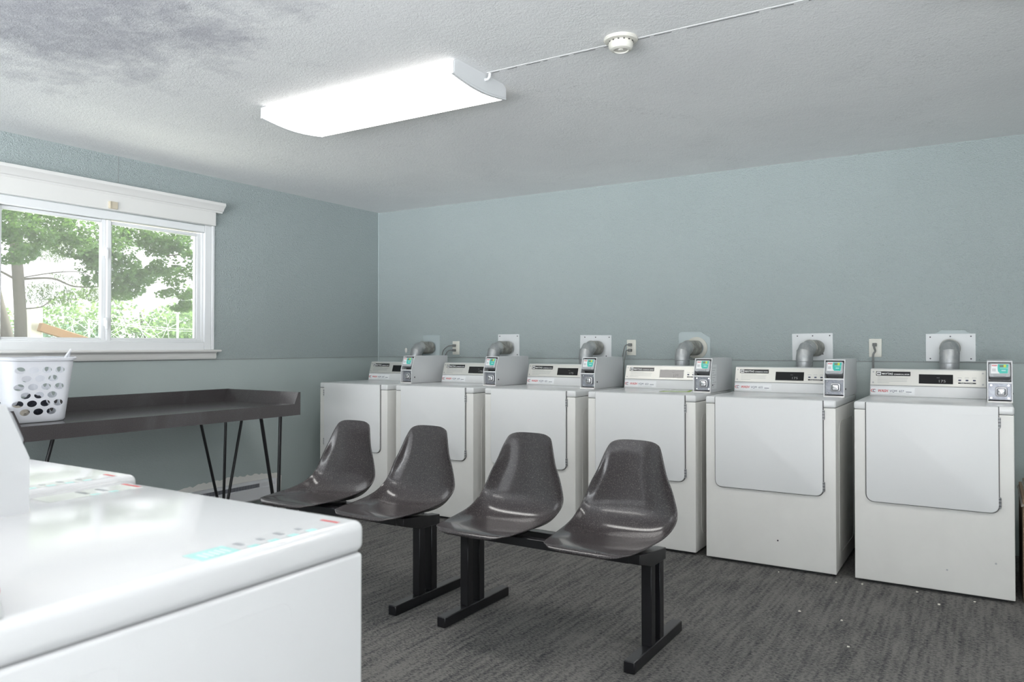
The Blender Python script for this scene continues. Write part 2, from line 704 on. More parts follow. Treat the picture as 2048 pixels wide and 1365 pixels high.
# ceiling seam: a ridge of joint tape with an open crack in it
b = MB()
b.box(-1.88, .0, 2.792, 2.818, H - .0012, H + .001, 'ceiling', .0005, 1)
rr = random.Random(3)
x = -1.86
while x < -.05:
    w = rr.uniform(.02, .10) if not (-1.02 < x < -.75) else .27
    b.box(x, x + w, 2.8035, 2.8065, H - .0020, H - .0010, 'gap')
    x += w + (rr.uniform(.01, .07))
structure(b.build('trim_2', smooth=0))


# ------------------------------------------------------------------ window over the table
win = structure(thing('window_1', None, None))
b = MB()
XF = XL + .004          # room side face of the frame
b.box(XL - .12, XF, WY0, 2.085, 1.170, 2.03, 'vinyl', .004, 1)
b.box(XL - .12, XF, 3.415, 3.47, 1.170, 2.0615, 'vinyl', .004, 1)
b.box(XL - .12, XF, 2.085, 3.415, 1.170, 1.232, 'vinyl', .004, 1)
b.box(XL - .12, XF, 2.085, 3.415, 2.008, 2.06, 'vinyl', .004, 1)
# inner steps of the frame
b.box(XL - .10, XF - .014, 3.398, 3.417, 1.23, 2.01, 'vinyl', .003, 1)
b.box(XL - .10, XF - .014, 2.085, 3.40, 1.230, 1.242, 'vinyl', .003, 1)
b.box(XL - .002, XL + .010, 3.47, 3.492, 1.178, 2.07, 'vinyl', .003, 1)
b.build('window_frame', win)


def sash(y0, y1, z0, z1, xf, t, name):
    f = MB()
    f.box(xf - .03, xf, y0, y0 + t, z0, z1, 'vinyl', .003, 1)
    f.box(xf - .03, xf, y1 - t, y1, z0, z1, 'vinyl', .003, 1)
    f.box(xf - .03, xf, y0 + t, y1 - t, z0, z0 + .020, 'vinyl', .003, 1)
    f.box(xf - .03, xf, y0 + t, y1 - t, z1 - .020, z1, 'vinyl', .003, 1)
    o = f.build(name, win)
    g = MB()
    g.box(xf - .018, xf - .014, y0 + t, y1 - t, z0 + .02, z1 - .02, 'glass')
    g.build('window_pane', o, 0)
    return o


sl = sash(2.087, 2.715, 1.236, 2.006, XL - .025, .028, 'sash')
sr = sash(2.722, 3.398, 1.238, 2.000, XL - .020, .030, 'sash')
b = MB()
b.box(XL - .052, XL - .008, 2.716, 2.742, 1.236, 2.004, 'vinyl', .003, 1)
b.build('meeting_stile', win)
b = MB()
b.box(XL - .05, XL - .026, 3.355, 3.368, 1.258, 1.98, 'vinyl', .002, 1)
b.box(XL - .048, XL - .03, 3.368, 3.386, 1.258, 1.98, 'reader', .002, 1)
b.build('sash_track', win)
for z in (1.80, 1.355):
    b = MB()
    b.box(XL - .025, XL + .004, 2.700, 2.722, z - .028, z + .028, 'vinyl', .006, 2)
    b.box(XL - .012, XL + .012, 2.703, 2.715, z - .045, z + .012, 'vinyl', .004, 2)
    b.build('latch', win)
b = MB()
b.box(XL - .02, XL + .052, 1.98, 3.525, 1.162, 1.178, 'trim', .005, 2)
b.build('sill', win)
b = MB()
b.prism([(XL - .001, 1.112), (XL + .012, 1.112), (XL + .020, 1.125), (XL + .020, 1.150), (XL + .030, 1.162), (XL - .001, 1.162)], 2.0, 3.502, 'y', 'trim')
b.build('apron', win)
b = MB()
b.box(XL - .001, XL + .042, 1.99, 3.478, 2.062, 2.165, 'trim', .002, 1)
b.build('header_board', win)
b = MB()
prof = [(XL - .001, 2.158), (XL + .046, 2.158), (XL + .050, 2.168), (XL + .058, 2.172), (XL + .064, 2.184), (XL + .078, 2.200), (XL + .086, 2.208), (XL + .086, 2.226), (XL - .001, 2.226)]
b.prism(prof, 1.95, 3.528, 'y', 'trim', mx=None)
b.build('crown_moulding', win, 25)
b = MB()
b.box(XL + .042, XL + .056, 2.690, 2.748, 2.068, 2.114, 'beige', .003, 1)
b.box(XL + .056, XL + .060, 2.694, 2.700, 2.070, 2.112, 'beige')
tag(b.build('mounting_block'), 'small beige mounting block stuck on the white board above the window', 'mounting block')


# ------------------------------------------------------------------ baseboard heater and torn paint
heat = thing('baseboard_heater', 'white electric baseboard heater low on the wall under the dark table', 'heater', (XL, 0, 0))
b = MB()
b.prism([(0, .045), (.058, .045), (.066, .055), (.066, .135), (.052, .140), (.052, .170), (.030, .184), (0, .184)], 1.2, 4.0, 'y', 'heater')
b.build('heater_case', heat, 25)
b = MB()
b.box(.045, .0535, 1.6, 3.86, .140, .168, 'heater_dark')
for k in range(90):
    b.box(.052, .055, 1.62 + k * .025, 1.622 + k * .025, .141, .167, 'steel')
b.build('heater_fins', heat, 0)
b = MB()
b.box(0, .070, 4.0, 4.012, .040, .188, 'heater', .003, 1)
b.build('end_cap', heat)
b = MB()
rr = random.Random(5)
top = []
y = 3.2
while y < 4.12:
    k = (y - 3.2) / .92
    top.append((y, .192 + .045 * max(0, math.sin(k * PI * .9 + .2)) ** .8 + rr.uniform(-.008, .008)))
    y += .022
b.prism([(3.2, .184)] + top + [(4.12, .184), (4.11, .06), (4.0, .03), (3.2, .03)], XL - .003, XL - .0025, 'x', 'plaster')
tag(b.build('torn_paint_patch', smooth=0), 'ragged pale patch of bare plaster where paint peeled above the baseboard heater', 'paint patch')


# ------------------------------------------------------------------ dryers and washers
def coin_box(root, x0, x1, y0, y1, zl, h, warn=False, big=True):
    """meter case with a card reader above and a coin slide below"""
    ztop = zl + h
    knee = zl + h * .50
    rec = .038
    t = .005
    b = MB()
    side = [(y0, zl), (y0, knee), (y0 + rec, ztop), (y1, ztop), (y1, zl)]
    b.prism(side, x0, x0 + t, 'x', 'boxgrey')
    b.prism(side, x1 - t, x1, 'x', 'boxgrey')
    b.prism([(y0 + rec + .001, ztop - t), (y0 + rec + .001, ztop - .0003), (y1, ztop - .0003), (y1, ztop - t)], x0 + t, x1 - t, 'x', 'boxgrey')
    b.box(x0 + t, x1 - t, y1 - t, y1, zl, ztop, 'boxgrey')
    b.box(x0 + .0005, x1 - .0005, y0 - .002, y0 - .0002, zl, zl + .008, 'cream')
    b.prism([(y0 + .0005, knee - .008), (y0 + .0015, knee), (y0 + .06, knee), (y0 + .06, knee - .008)], x0 + t, x1 - t, 'x', 'boxgrey')
    b.box(x0 + t, x1 - t, y0 + .06, y0 + .065, knee, ztop - t, 'black')
    b.prism([(y0 + .006, knee + .0002), (y0 + .006, knee + .0012), (y0 + .06, knee + .0012), (y0 + .06, knee + .0002)], x0 + t, x1 - t, 'x', 'black')
    b.prism([(y0 + rec + .004, ztop - t - .002), (y0 + rec + .004, ztop - t - .0005), (y0 + .10, ztop - t - .0005), (y0 + .10, ztop - t - .002)], x0 + t, x1 - t, 'x', 'black')
    o = b.build('meter_case', root, 25)
    # lock barrel on the side
    k = MB()
    k.cyl((x1, y0 + .035, zl + .045), (x1 + .003, y0 + .035, zl + .045), .005, 'screw', seg=12)
    k.build('side_lock', o)
    # reader
    d = Vector((0, rec, ztop - knee)).normalized()
    fr = frame_mx((x0 + t + .003, y0 - .002 + .008, knee + .024), (1, 0, 0), d)
    w = x1 - x0 - 2 * t - .006
    hh = (ztop - knee) * 1.0 - .032
    b = MB()
    b.prism(rrect(0, w, 0, hh, .010), -.05, .004, 'z', 'reader', .002, 1, mx=fr)
    b.box(w * .22, w * .78, 0.002, .014, .004, .009, 'reader', .002, 1, mx=fr)
    rd = b.build('card_reader', o)
    b = MB()
    b.prism([(.008, .017), (w - .010, .017), (w - .008, hh - .005), (.010, hh - .005)], .0042, .0048, 'z', 'sticker', mx=fr)
    pts = [(w * .50, .018), (w - .012, .018), (w - .0085, hh - .006), (w * .42, hh - .006), (w * .40, hh * .62), (w * .42, hh * .40)]
    b.prism(pts, .0048, .0052, 'z', 'teal', mx=fr)
    b.box(w * .50, w * .68, hh - .021, hh - .010, .0052, .0056, 'olive', mx=fr)
    b.box(w * .68, w * .80, hh - .022, hh - .008, .0052, .0057, 'yellow', mx=fr)
    b.text('WASH', .0088, 'red', fr @ Matrix.Translation((w * .12, hh - .016, .005)), width=w * .26, shear=.3, bold=.0004)
    for q in range(4):
        b.box(w * .15, w * .32, hh * .40 + q * .004, hh * .40 + q * .004 + .0015, .0048, .0051, 'grey_print', mx=fr)
    b.box(w * .58, w * .78, hh * .42, hh * .50, .0052, .0055, 'teal_pale', mx=fr)
    b.box(w * .52, w * .88, hh * .62, hh * .65, .0052, .0055, 'teal_pale', mx=fr)
    b.build('reader_label', rd, 0)
    # coin plate and slide
    b = MB()
    b.box(x0 + t, x1 - t, y0 + .022, y0 + .027, zl + .012, knee - .008, 'coin', .001, 1)
    for px in (x0 + t + .012, x1 - t - .012):
        for pz in (zl + .022, knee - .018):
            b.cyl((px, y0 + .023, pz), (px, y0 + .018, pz), .0042, 'chrome', seg=12)
    b.build('coin_plate', o)
    cx, cz = (x0 + x1) / 2 + .006, (zl + knee) / 2 + .002
    b = MB()
    b.prism(rrect(cx - .026, cx + .026, cz - .024, cz + .024, .012), y0 + .008, y0 + .022, 'y', 'steel', .003, 2)
    b.prism(rrect(cx - .019, cx + .019, cz - .017, cz + .017, .008), y0 + .0065, y0 + .0085, 'y', 'screw')
    b.prism(rrect(cx - .015, cx + .015, cz - .014, cz + .014, .005), y0 + .001, y0 + .008, 'y', 'chrome', .002, 2)
    b.box(cx - .004, cx + .004, y0 - .003, y0 + .002, cz - .009, cz + .006, 'steel', .001, 1)
    b.build('coin_slide', o)
    if warn:
        b = MB()
        mx = frame_mx((x1 + .0005, y0 + .02, zl + .02), (0, 1, 0), (0, 0, 1))
        b.prism([(0, 0), (.095, 0), (.10, .15), (.02, .15), (0, .09)], 0, .0004, 'z', 'sticker', mx=mx)
        for q in range(9):
            b.box(.012, .045 + .02 * (q % 3), .012 + q * .0145, .0135 + q * .0145, .0004, .0006, 'grey_print', mx=mx)
        b.build('warning_sticker', o, 0)
    return o


def console(root, x0, x1, y0, y1, zl, number, dark=False):
    """slanted back panel: white riser below, brushed plate above"""
    z1, z2 = zl + .058, zl + .152
    ya, yb, yc = y0, y0 + .012, y0 + .042
    b = MB()
    b.prism([(ya, zl), (yb, z1), (yc, z2), (yc + .03, z2 + .003), (y1, z2), (y1, zl)], x0, x1, 'x', 'white', .003, 2)
    o = b.build('console', root)
    lo = frame_mx((x0, ya, zl), (1, 0, 0), (0, yb - ya, z1 - zl))
    up = frame_mx((x0, yb, z1), (1, 0, 0), (0, yc - yb, z2 - z1))
    W = x1 - x0
    hU = math.hypot(yc - yb, z2 - z1)
    b = MB()
    b.box(.002, W - .002, .004, hU - .003, 0.0, .0018, 'plate', .0006, 1, mx=up)
    b.box(.001, W - .001, .000, .003, -.001, .0012, 'seamgrey', mx=up)
    for sx in (.016, W - .016):
        for sy in (.018, hU - .018):
            b.cyl(up @ Vector((sx, sy, .0015)), up @ Vector((sx, sy, .004)), .0045, 'steel', seg=12)
    fp = b.build('face_plate', o, 25)
    # name badge
    b = MB()
    bx0, bx1, by0, by1 = .030, .205, hU - .040, hU - .015
    b.box(bx0, bx1, by0, by1, .0018, .0026, 'black', mx=up)
    b.prism(rrect(bx0 + .003, bx0 + .026, by0 + .003, by1 - .003, .004), .0026, .0030, 'z', 'print_white', mx=up)
    b.text('MM', .014, 'black', up @ Matrix.Translation((bx0 + .006, by0 + .0075, .0031)), width=.016, bold=.0004)
    b.text('MAYTAG', .0155, 'print_white', up @ Matrix.Translation((bx0 + .030, by0 + .0065, .0027)), width=.056, bold=.0003)
    b.text('COMMERCIAL DRYER', .0085, 'print_white', up @ Matrix.Translation((bx0 + .092, by0 + .0065, .0027)), width=.078, bold=.0002)
    for q in range(5):
        ln = (.094, .155, .15, .15, .06)[q]
        b.box(bx0 + .008, bx0 + .008 + ln, by0 - .0065 - q * .0088, by0 - .0052 - q * .0088, .0018, .0021, 'grey_print', mx=up)
    b.build('name_badge', fp, 0)
    # display
    b = MB()
    b.box(.247, .412, .017, hU - .028, .0018, .0030, 'screen', .0006, 1, mx=up)
    b.text('175', .020, 'digits', up @ Matrix.Translation((.340, .026, .0031)), width=.032)
    b.text('PRICE', .005, 'digits', up @ Matrix.Translation((.334, .050, .0031)), width=.014)
    b.build('display', fp, 0)
    # selector buttons
    b = MB()
    for q in range(3):
        qx = .437 + q * .034
        b.box(qx, qx + .013, .036, .044, .0018, .0042, 'navy', .001, 1, mx=up)
        b.box(qx - .004, qx + .016, .054, .0555, .0018, .0021, 'grey_print', mx=up)
    b.box(.436, .519, .021, .028, .0018, .0022, 'black', mx=up)
    b.text('PUSH TO START', .0058, 'print_white', up @ Matrix.Translation((.448, .0225, .0023)), width=.058)
    b.build('selector_buttons', fp, 0)
    # operator's sticker on the riser
    b = MB()
    b.box(.006, .228, .010, .050, .0003, .0008, 'sticker', mx=lo)
    for (r, off, mm) in ((.0125, 0, 'red'), (.0095, .006, 'navy')):
        arc = [(.022 + off + r * math.cos(a) * 1.25, .030 + r * .72 * math.sin(a), .0010) for a in [math.radians(60 + 12 * k) for k in range(20)]]
        b.tube([lo @ Vector(p) for p in arc], [.0003 + .0014 * math.sin(PI * k / 19) for k in range(20)], mm, seg=6)
    b.text('WASH', .0205, 'red', lo @ Matrix.Translation((.040, .0235, .0009)), width=.052, shear=.25, bold=.0004)
    b.text('VQM  ' + number, .0185, 'navy', lo @ Matrix.Translation((.102, .0235, .0009)), width=.072)
    b.box(.184, .212, .0245, .0275, .0008, .0011, 'navy', mx=lo)
    b.box(.100, .200, .0155, .0165, .0008, .0011, 'grey_print', mx=lo)
    b.build('operator_sticker', o, 0)
    return o


def hinge(root, x, z):
    b = MB()
    b.cyl((x, -.011, z - .026), (x, -.011, z + .026), .0040, 'steel', seg=12)
    for q in (-.014, .002, .018):
        b.cyl((x, -.012, z + q - .0012), (x, -.012, z + q + .0012), .0056, 'screw', seg=12)
    b.box(x - .004, x + .0055, -.008, -.001, z - .024, z + .024, 'steel', .001, 1)
    b.build('hinge', root)


def make_dryer(label, loc, rz, number, hinge_left=False, warn=False):
    root = thing('tumble_dryer', label, 'dryer', loc, rz, 'tumble dryers along the back wall')
    W, D, ZL, ZT = .686, .71, .880, .920
    b = MB()
    b.box(0, W, 0, D, .016, ZL - .0012, 'cream', .004, 3)
    b.box(.004, W - .004, .004, D - .004, ZL - .004, ZL + .002, 'gap')
    # pressed outline on each flank
    for fx in (W, 0):
        pts = [(fx, .10 + p[0], .10 + p[1]) for p in rrect(0, .50, 0, .70, .06, n=8)]
        b.tube(pts, .0022, 'cream', seg=6, closed=True)
    b.build('cabinet', root)
    b = MB()
    b.box(.03, W - .03, .03, D - .03, 0, .017, 'gap')
    b.build('plinth', root, 0)
    b = MB()
    b.box(-.0015, W + .0015, -.002, D + .002, ZL, ZT, 'white', .010, 4)
    b.build('lid', root)
    dx0, dx1, dz0, dz1 = .057, .624, .418, ZT - .002
    b = MB()
    b.prism(rrect(dx0 - .0055, dx1 + .0038, dz0 - .0038, dz1, .038, (1, 1, 0, 0)), -.0025, .001, 'y', 'gap_shade')  # dark plate painting the shade in the gap round the door
    b.build('door_gap_shade', root, 0)
    b = MB()
    b.prism(rrect(dx0, dx1, dz0, dz1, .036, (1, 1, 0, 0)), -.015, -.0030, 'y', 'white_satin', .003, 3)
    b.box(dx0 + .004, dx1 - .004, -.0156, -.0145, dz1 - .042, dz1 - .0408, 'white_satin')
    b.build('door', root)
    hx = dx0 - .004 if hinge_left else dx1 + .004
    hinge(root, hx, .843)
    hinge(root, hx, .468)
    console(root, .010, .577, .530, .705, ZT, number)
    coin_box(root, .580, .688, .275, .73, ZT, .208, warn)
    return root


xs = [-4.409, -3.654, -2.889, -2.112, -1.358, -.584]
dy = [4.231, 4.247, 4.272, 4.268, 4.244, 4.246]
nums = ['647', '649', '651', '653', '655', '657']
labs = ['white front-loading dryer in the corner, farthest left of the row, door hinged on its left',
        'cream and white dryer second from the corner, between two outlets of the row, number 649',
        'cream and white dryer third from the corner, behind the bench seat with the outlet to its right',
        'white dryer with a small green-edged card on its lid, fourth from the corner',
        'white dryer second from the right end, small dark chip low on its front',
        'white dryer at the right end of the row, nearest the camera']
labs[1] = 'cream and white dryer second from the corner, plug cords dropping behind its console'
labs[2] = 'cream and white dryer third from the corner, behind the third grey seat from the left'
dr = []
for i in range(6):
    dr.append(make_dryer(labs[i], (xs[i], dy[i], 0), 0, nums[i], i == 0, i == 3))
# small dents and chips seen on two fronts
for i, (px, pz) in ((4, (.392, .155)), (5, (.41, .12)), (5, (.61, .18))):
    b = MB()
    b.cyl((px, -.0008, pz), (px, .002, pz), .0045, 'screw' if i == 4 else 'reader', seg=10)
    b.build('paint_chip', dr[i])


def make_washer(label, loc):
    root = thing('washing_machine', label, 'washing machine', loc, PI, 'top-loading washers in the foreground')
    W, D, ZL, ZT = .686, .70, .869, .920
    b = MB()
    b.box(0, W, 0, D, .016, ZL - .0015, 'washer', .006, 4)
    b.box(.006, W - .006, .006, D - .006, ZL - .006, ZL + .003, 'seamgrey')
    # pressed outlines on the flank
    for y0, y1 in ((.150, .310), (.410, .590)):
        pts = [(.0004, y0, .800)] + [(.0004, y0 + p[0], .832 + p[1]) for p in rrect(0, y1 - y0, -.1, 0, .020, (0, 0, 1, 1), n=6)[2:]][::-1] + [(.0004, y1, .780)]
        b.tube(pts, [.0002] + [.0007] * (len(pts) - 2) + [.0002], 'washer', seg=8)
    b.build('cabinet', root)
    b = MB()
    b.box(.03, W - .03, .03, D - .03, 0, .017, 'gap')
    b.build('plinth', root, 0)
    b = MB()
    b.box(-.003, W + .003, -.004, D + .002, ZL, ZT, 'washer', .015, 5)
    b.build('lid', root)
    for (sx0, sx1, a0, a1) in ((.012, .056, .034, .290), (.575, .640, .020, .200)):
        b = MB()
        b.box(sx0, sx1, a0, a1, ZT, ZT + .0003, 'washer')
        z0, z1 = ZT + .0003, ZT + .0006
        if sx0 < .1:
            b.box(sx0, sx1, a1 - .062, a1, z0, z1, 'teal_pale')
        for q in range(5 if sx0 < .1 else 0):
            b.box(sx0 + .008, sx1 - .012, a1 - .052 + q * .009, a1 - .048 + q * .009, z1, z1 + .0002, 'sticker')
        n = int((a1 - a0 - .09) / .036)
        for q in range(n):
            yy = a1 - .095 - q * .036
            b.box(sx0, sx0 + .012, yy, yy + .016, z0, z1, 'teal_pale')
            b.box(sx0 + .022, sx1 - .004 - .006 * (q % 2), yy + .010, yy + .018, z0, z1, 'grey_print')
        b.box(sx0 + .006, sx1, a0, a0 + .007, z0, z1, 'red')
        b.build('instruction_sticker', root, 0)
    console(root, .004, .505, .530, .695, ZT, '646')
    coin_box(root, .517, .640, .262, .72, ZT, .186)
    return root


make_washer('large white washing machine nearest the camera, filling the lower left corner', (-.865, .925, 0))
make_washer('white washing machine behind the nearest one, only its far corner showing', (-1.562, .965, .006))

# card with green edges on the fourth dryer
b = MB()
pts = [(-1.722, 4.66), (-1.60, 4.765), (-1.545, 4.60)]
pts = [(-1.715, 4.50), (-1.700, 4.665), (-1.610, 4.700), (-1.560, 4.560)]
b.prism([(-1.735, 4.50), (-1.705, 4.70), (-1.600, 4.735), (-1.556, 4.545)], .9203, .9215, 'z', 'green')
b.prism([(-1.715, 4.53), (-1.695, 4.685), (-1.612, 4.715), (-1.582, 4.565)], .9215, .9220, 'z', 'card')
tag(b.build('care_card', smooth=0), 'small white card with lime green edges lying on a dryer lid', 'card')


# ------------------------------------------------------------------ exhaust ducts, vent plates, outlets
def duct(i, x, label, collar=False, dx=0.0):
    root = thing('exhaust_duct', label, 'duct', (x, 5.065, 0), 0, 'galvanised exhaust ducts behind the dryers')
    R = .050
    zc = 1.190
    r = .060
    ang = -math.atan2(dx, .172)
    root.rotation_euler = (0, 0, ang)
    cs = math.cos(ang)
    dx = 0.0
    b = MB()
    b.cyl((0, 0, .50), (0, 0, zc - r - .022), R, 'duct', seg=28, caps=False)
    b.tube([(R * math.cos(a * PI / 14), R * math.sin(a * PI / 14), zc - r - .024) for a in range(28)], .0022, 'duct', seg=6, closed=True)
    b.build('pipe', root)
    # three-gore elbow
    b = MB()
    n = 3
    path = []
    for k in range(n + 1):
        a = (PI / 2) * k / n
        path.append(Vector((dx * k / n, r - r * math.cos(a), zc - r + r * math.sin(a))))
    path.insert(0, Vector((0, 0, zc - r - .024)))
    bm = bmesh.new()
    rings = []
    for k, p in enumerate(path):
        a = (PI / 2) * max(0, k - 1) / n
        if k in (0,):
            a = 0
        t = Vector((0, math.sin(a), math.cos(a)))
        if 0 < k < len(path) - 1:
            a2 = (PI / 2) * ((k - 1) / n)
            t = Vector((0, math.sin(a2), math.cos(a2)))
        u = Vector((1, 0, 0))
        v = t.cross(u)
        rings.append([bm.verts.new(p + R * 1.02 * (math.cos(q * 2 * PI / 28) * u + math.sin(q * 2 * PI / 28) * v)) for q in range(28)])
    for A, B in zip(rings, rings[1:]):
        for q in range(28):
            bm.faces.new((A[q], A[(q + 1) % 28], B[(q + 1) % 28], B[q]))
    bmesh.ops.recalc_face_normals(bm, faces=bm.faces[:])
    b.merge(bm, 'duct')
    for k in (2, 3):
        a = (PI / 2) * (k - 1) / n
        t = Vector((0, math.sin(a), math.cos(a)))
        v = t.cross(Vector((1, 0, 0)))
        b.tube([path[k] + R * 1.02 * (math.cos(q * 2 * PI / 24) * Vector((1, 0, 0)) + math.sin(q * 2 * PI / 24) * v) for q in range(24)], .0016, 'duct', seg=6, closed=True)
    b.build('elbow', root, 22)
    b = MB()
    yw = (YB - 5.065 - (.0065 if not collar and x > -4 else 0)) / cs - R * math.sin(abs(ang)) * .6 - (.006 if ang else 0)
    b.cyl((dx, r, zc), (dx, yw, zc), R * 1.05, 'duct_old', seg=28)
    b.tube([(dx + R * 1.06 * math.cos(q * PI / 12), r + .004, zc + R * 1.06 * math.sin(q * PI / 12)) for q in range(24)], .002, 'duct_old', seg=6, closed=True)
    b.build('wall_sleeve', root)
    if collar:
        b = MB()
        b.lathe([(R * 1.05, 0), (.078, 0), (.078, .006), (.072, .009), (R * 1.05, .011)], 'collar', mx=Matrix.Rotation(-ang, 4, 'Z') @ Matrix.Translation(((YB - 5.065) * math.tan(-ang), YB - 5.065 - .0022, zc)) @ Matrix.Rotation(PI / 2, 4, 'X'))
        b.build('wall_collar', root)
    return root


duct(0, -4.135, 'dull galvanised exhaust duct elbow nearest the room corner, no plate behind it', dx=.035)
duct(1, -3.345, 'galvanised exhaust duct bending into a narrow white plate, second from the corner', dx=.055)
duct(2, -2.525, 'galvanised exhaust duct with a brownish end, left of the middle outlet', dx=.03)
duct(3, -1.785, 'galvanised exhaust duct entering the wall through a round cream collar', True, dx=.045)
duct(4, -.985, 'galvanised exhaust duct in front of the white plate second from the right', dx=.055)
duct(5, -.188, 'galvanised exhaust duct at the right end, rising straight before its wide white plate')


def vent_plate(x0, x1, z0, z1, label, screws, tilt=0):
    cx, cz = (x0 + x1) / 2, (z0 + z1) / 2
    root = thing('vent_plate', label, 'plate', (cx, YB, cz), 0, 'white metal plates round the exhaust holes')
    b = MB()
    w, h = (x1 - x0) / 2, (z1 - z0) / 2
    mx = Matrix.Rotation(tilt, 4, 'Y')
    b.box(-w, w, -.003, -.0002, -h, h, 'vent_plate', .0008, 1, mx=mx)
    b.build('plate', root, 0)
    for sx, sz in screws:
        s = MB()
        s.cyl(mx @ Vector((sx * (w - .018), -.003, sz * (h - .016))), mx @ Vector((sx * (w - .018), -.0055, sz * (h - .016))), .0042, 'screw', seg=12)
        s.build('screw', root)


vent_plate(-3.410, -3.205, 1.118, 1.300, 'narrow white metal plate on the wall behind the second duct from the corner', ((-1, 1), (1, 1), (1, -1)))
vent_plate(-2.657, -2.395, 1.113, 1.287, 'square white metal plate left of the middle outlet', ((-.8, 1), (0, 1), (1, 1), (.8, -1)), .01)
vent_plate(-1.094, -.843, 1.110, 1.286, 'square white metal plate on the wall above the second dryer from the right', ((-.85, 1), (.03, 1), (1, 1), (.6, -.65)), -.012)
vent_plate(-.318, -.060, 1.112, 1.277, 'wide white metal plate on the wall above the dryer at the right end', ((-.95, .95), (0, 1), (.95, 1), (-.95, -1), (.95, -1)))

for (pts, lab) in (([(-4.19, 1.12), (-4.19, 1.298), (-4.01, 1.297), (-4.01, 1.12)], 'painted-over square cover on the wall round the corner duct'),
                   ([(-1.87, 1.12), (-1.87, 1.290), (-1.85, 1.304), (-1.71, 1.302), (-1.643, 1.262), (-1.643, 1.12)], 'painted-over cover with clipped corners behind the cream collar'),
                   ([(-.275, 1.15), (-.270, 1.276), (-.238, 1.297), (-.118, 1.297), (-.088, 1.276), (-.085, 1.15)], 'painted-over cover peeping above the wide white plate')):
    b = MB()
    b.prism(pts, YB - .0002 if 'wide' in lab else YB - .0022, YB, 'y', 'wall_plain') if 'wide' not in lab else b.prism([(p[0], p[1]) for p in pts], YB - .0018, YB, 'y', 'wall_plain')
    tag(b.build('painted_cover', smooth=0), lab, 'wall cover')


def outlet(x, z, label, plugs):
    root = thing('wall_outlet', label, 'outlet', (x, YB, z), 0, 'wall outlets above the dryers')
    b = MB()
    b.box(-.036, .036, -.0055, 0, -.057, .057, 'outlet', .0025, 2)
    for s in (-.02, .02):
        b.prism(rrect(-.017, .017, s - .014, s + .014, .010), -.0072, -.005, 'y', 'outlet')
    b.cyl((0, -.0055, 0), (0, -.0075, 0), .003, 'steel', seg=10)
    b.build('cover_plate', root)
    return root


def plug(x, z, label, path, r=.0045):
    root = thing('power_cord', label, 'power cord', (0, 0, 0), 0, 'grey power cords plugged in above the dryers')
    b = MB()
    b.box(x - .012, x + .012, YB - .034, YB - .0072, z - .011, z + .011, 'cord', .004, 2)
    b.build('plug', root)
    b = MB()
    pts = [Vector(p) for p in path]
    sm = []
    n = len(pts)
    for i in range(n - 1):
        p0, p1, p2, p3 = pts[max(i - 1, 0)], pts[i], pts[i + 1], pts[min(i + 2, n - 1)]
        for k in range(6):
            t = k / 6
            sm.append(.5 * ((2 * p1) + (p2 - p0) * t + (2 * p0 - 5 * p1 + 4 * p2 - p3) * t * t + (3 * p1 - p0 - 3 * p2 + p3) * t ** 3))
    sm.append(pts[-1])
    b.tube(sm, r, 'cord', seg=8)
    b.build('cord', root)


outlet(-3.836, 1.188, 'ivory double outlet with two plugs between the first two ducts', 2)
outlet(-2.233, 1.193, 'ivory double outlet with two plugs midway along the back wall', 2)
outlet(-.596, 1.192, 'ivory outlet between the two white plates at the right, single thick plug', 1)
for k, z in enumerate((1.208, 1.168)):
    plug(-3.836 - .008, z, ('upper' if k == 0 else 'lower') + ' grey cord looping left out of the outlet nearest the corner',
         [(-3.85, YB - .03, z), (-3.88, YB - .05, z - .004), (-3.925 + k * .02, YB - .055, z - .035), (-3.945 + k * .02, YB - .055, z - .09), (-3.95 + k * .02, YB - .055, .98), (-3.95 + k * .02, YB - .055, .70)])
for k, z in enumerate((1.213, 1.173)):
    plug(-2.233 - .004, z, ('upper' if k == 0 else 'lower') + ' grey cord dropping from the middle outlet of the back wall',
         [(-2.240, YB - .03, z), (-2.262 + k * .004, YB - .045, z - .006), (-2.275 + k * .010, YB - .05, z - .05), (-2.290 + k * .016, YB - .05, 1.06), (-2.30 + k * .02, YB - .05, .85), (-2.30 + k * .02, YB - .05, .6)])
plug(-.598, 1.212, 'thick grey cord hanging straight down from the right-hand outlet',
     [(-.598, YB - .03, 1.212), (-.597, YB - .05, 1.195), (-.592, YB - .045, 1.172), (-.603, YB - .045, 1.150), (-.604, YB - .045, 1.10), (-.604, YB - .045, .95), (-.604, YB - .045, .7)], .0062)
b = MB()
b.lathe([(0, -.006), (.010, -.005), (.017, 0)], 'plaster', mx=Matrix.Translation((-4.389, YB, 1.166)) @ Matrix.Rotation(-PI / 2, 4, 'X') @ Matrix.Diagonal((.8, 1.3, 1, 1)))
tag(b.build('plaster_dab'), 'small pale dab of filler on the back wall left of the corner duct', 'plaster dab')


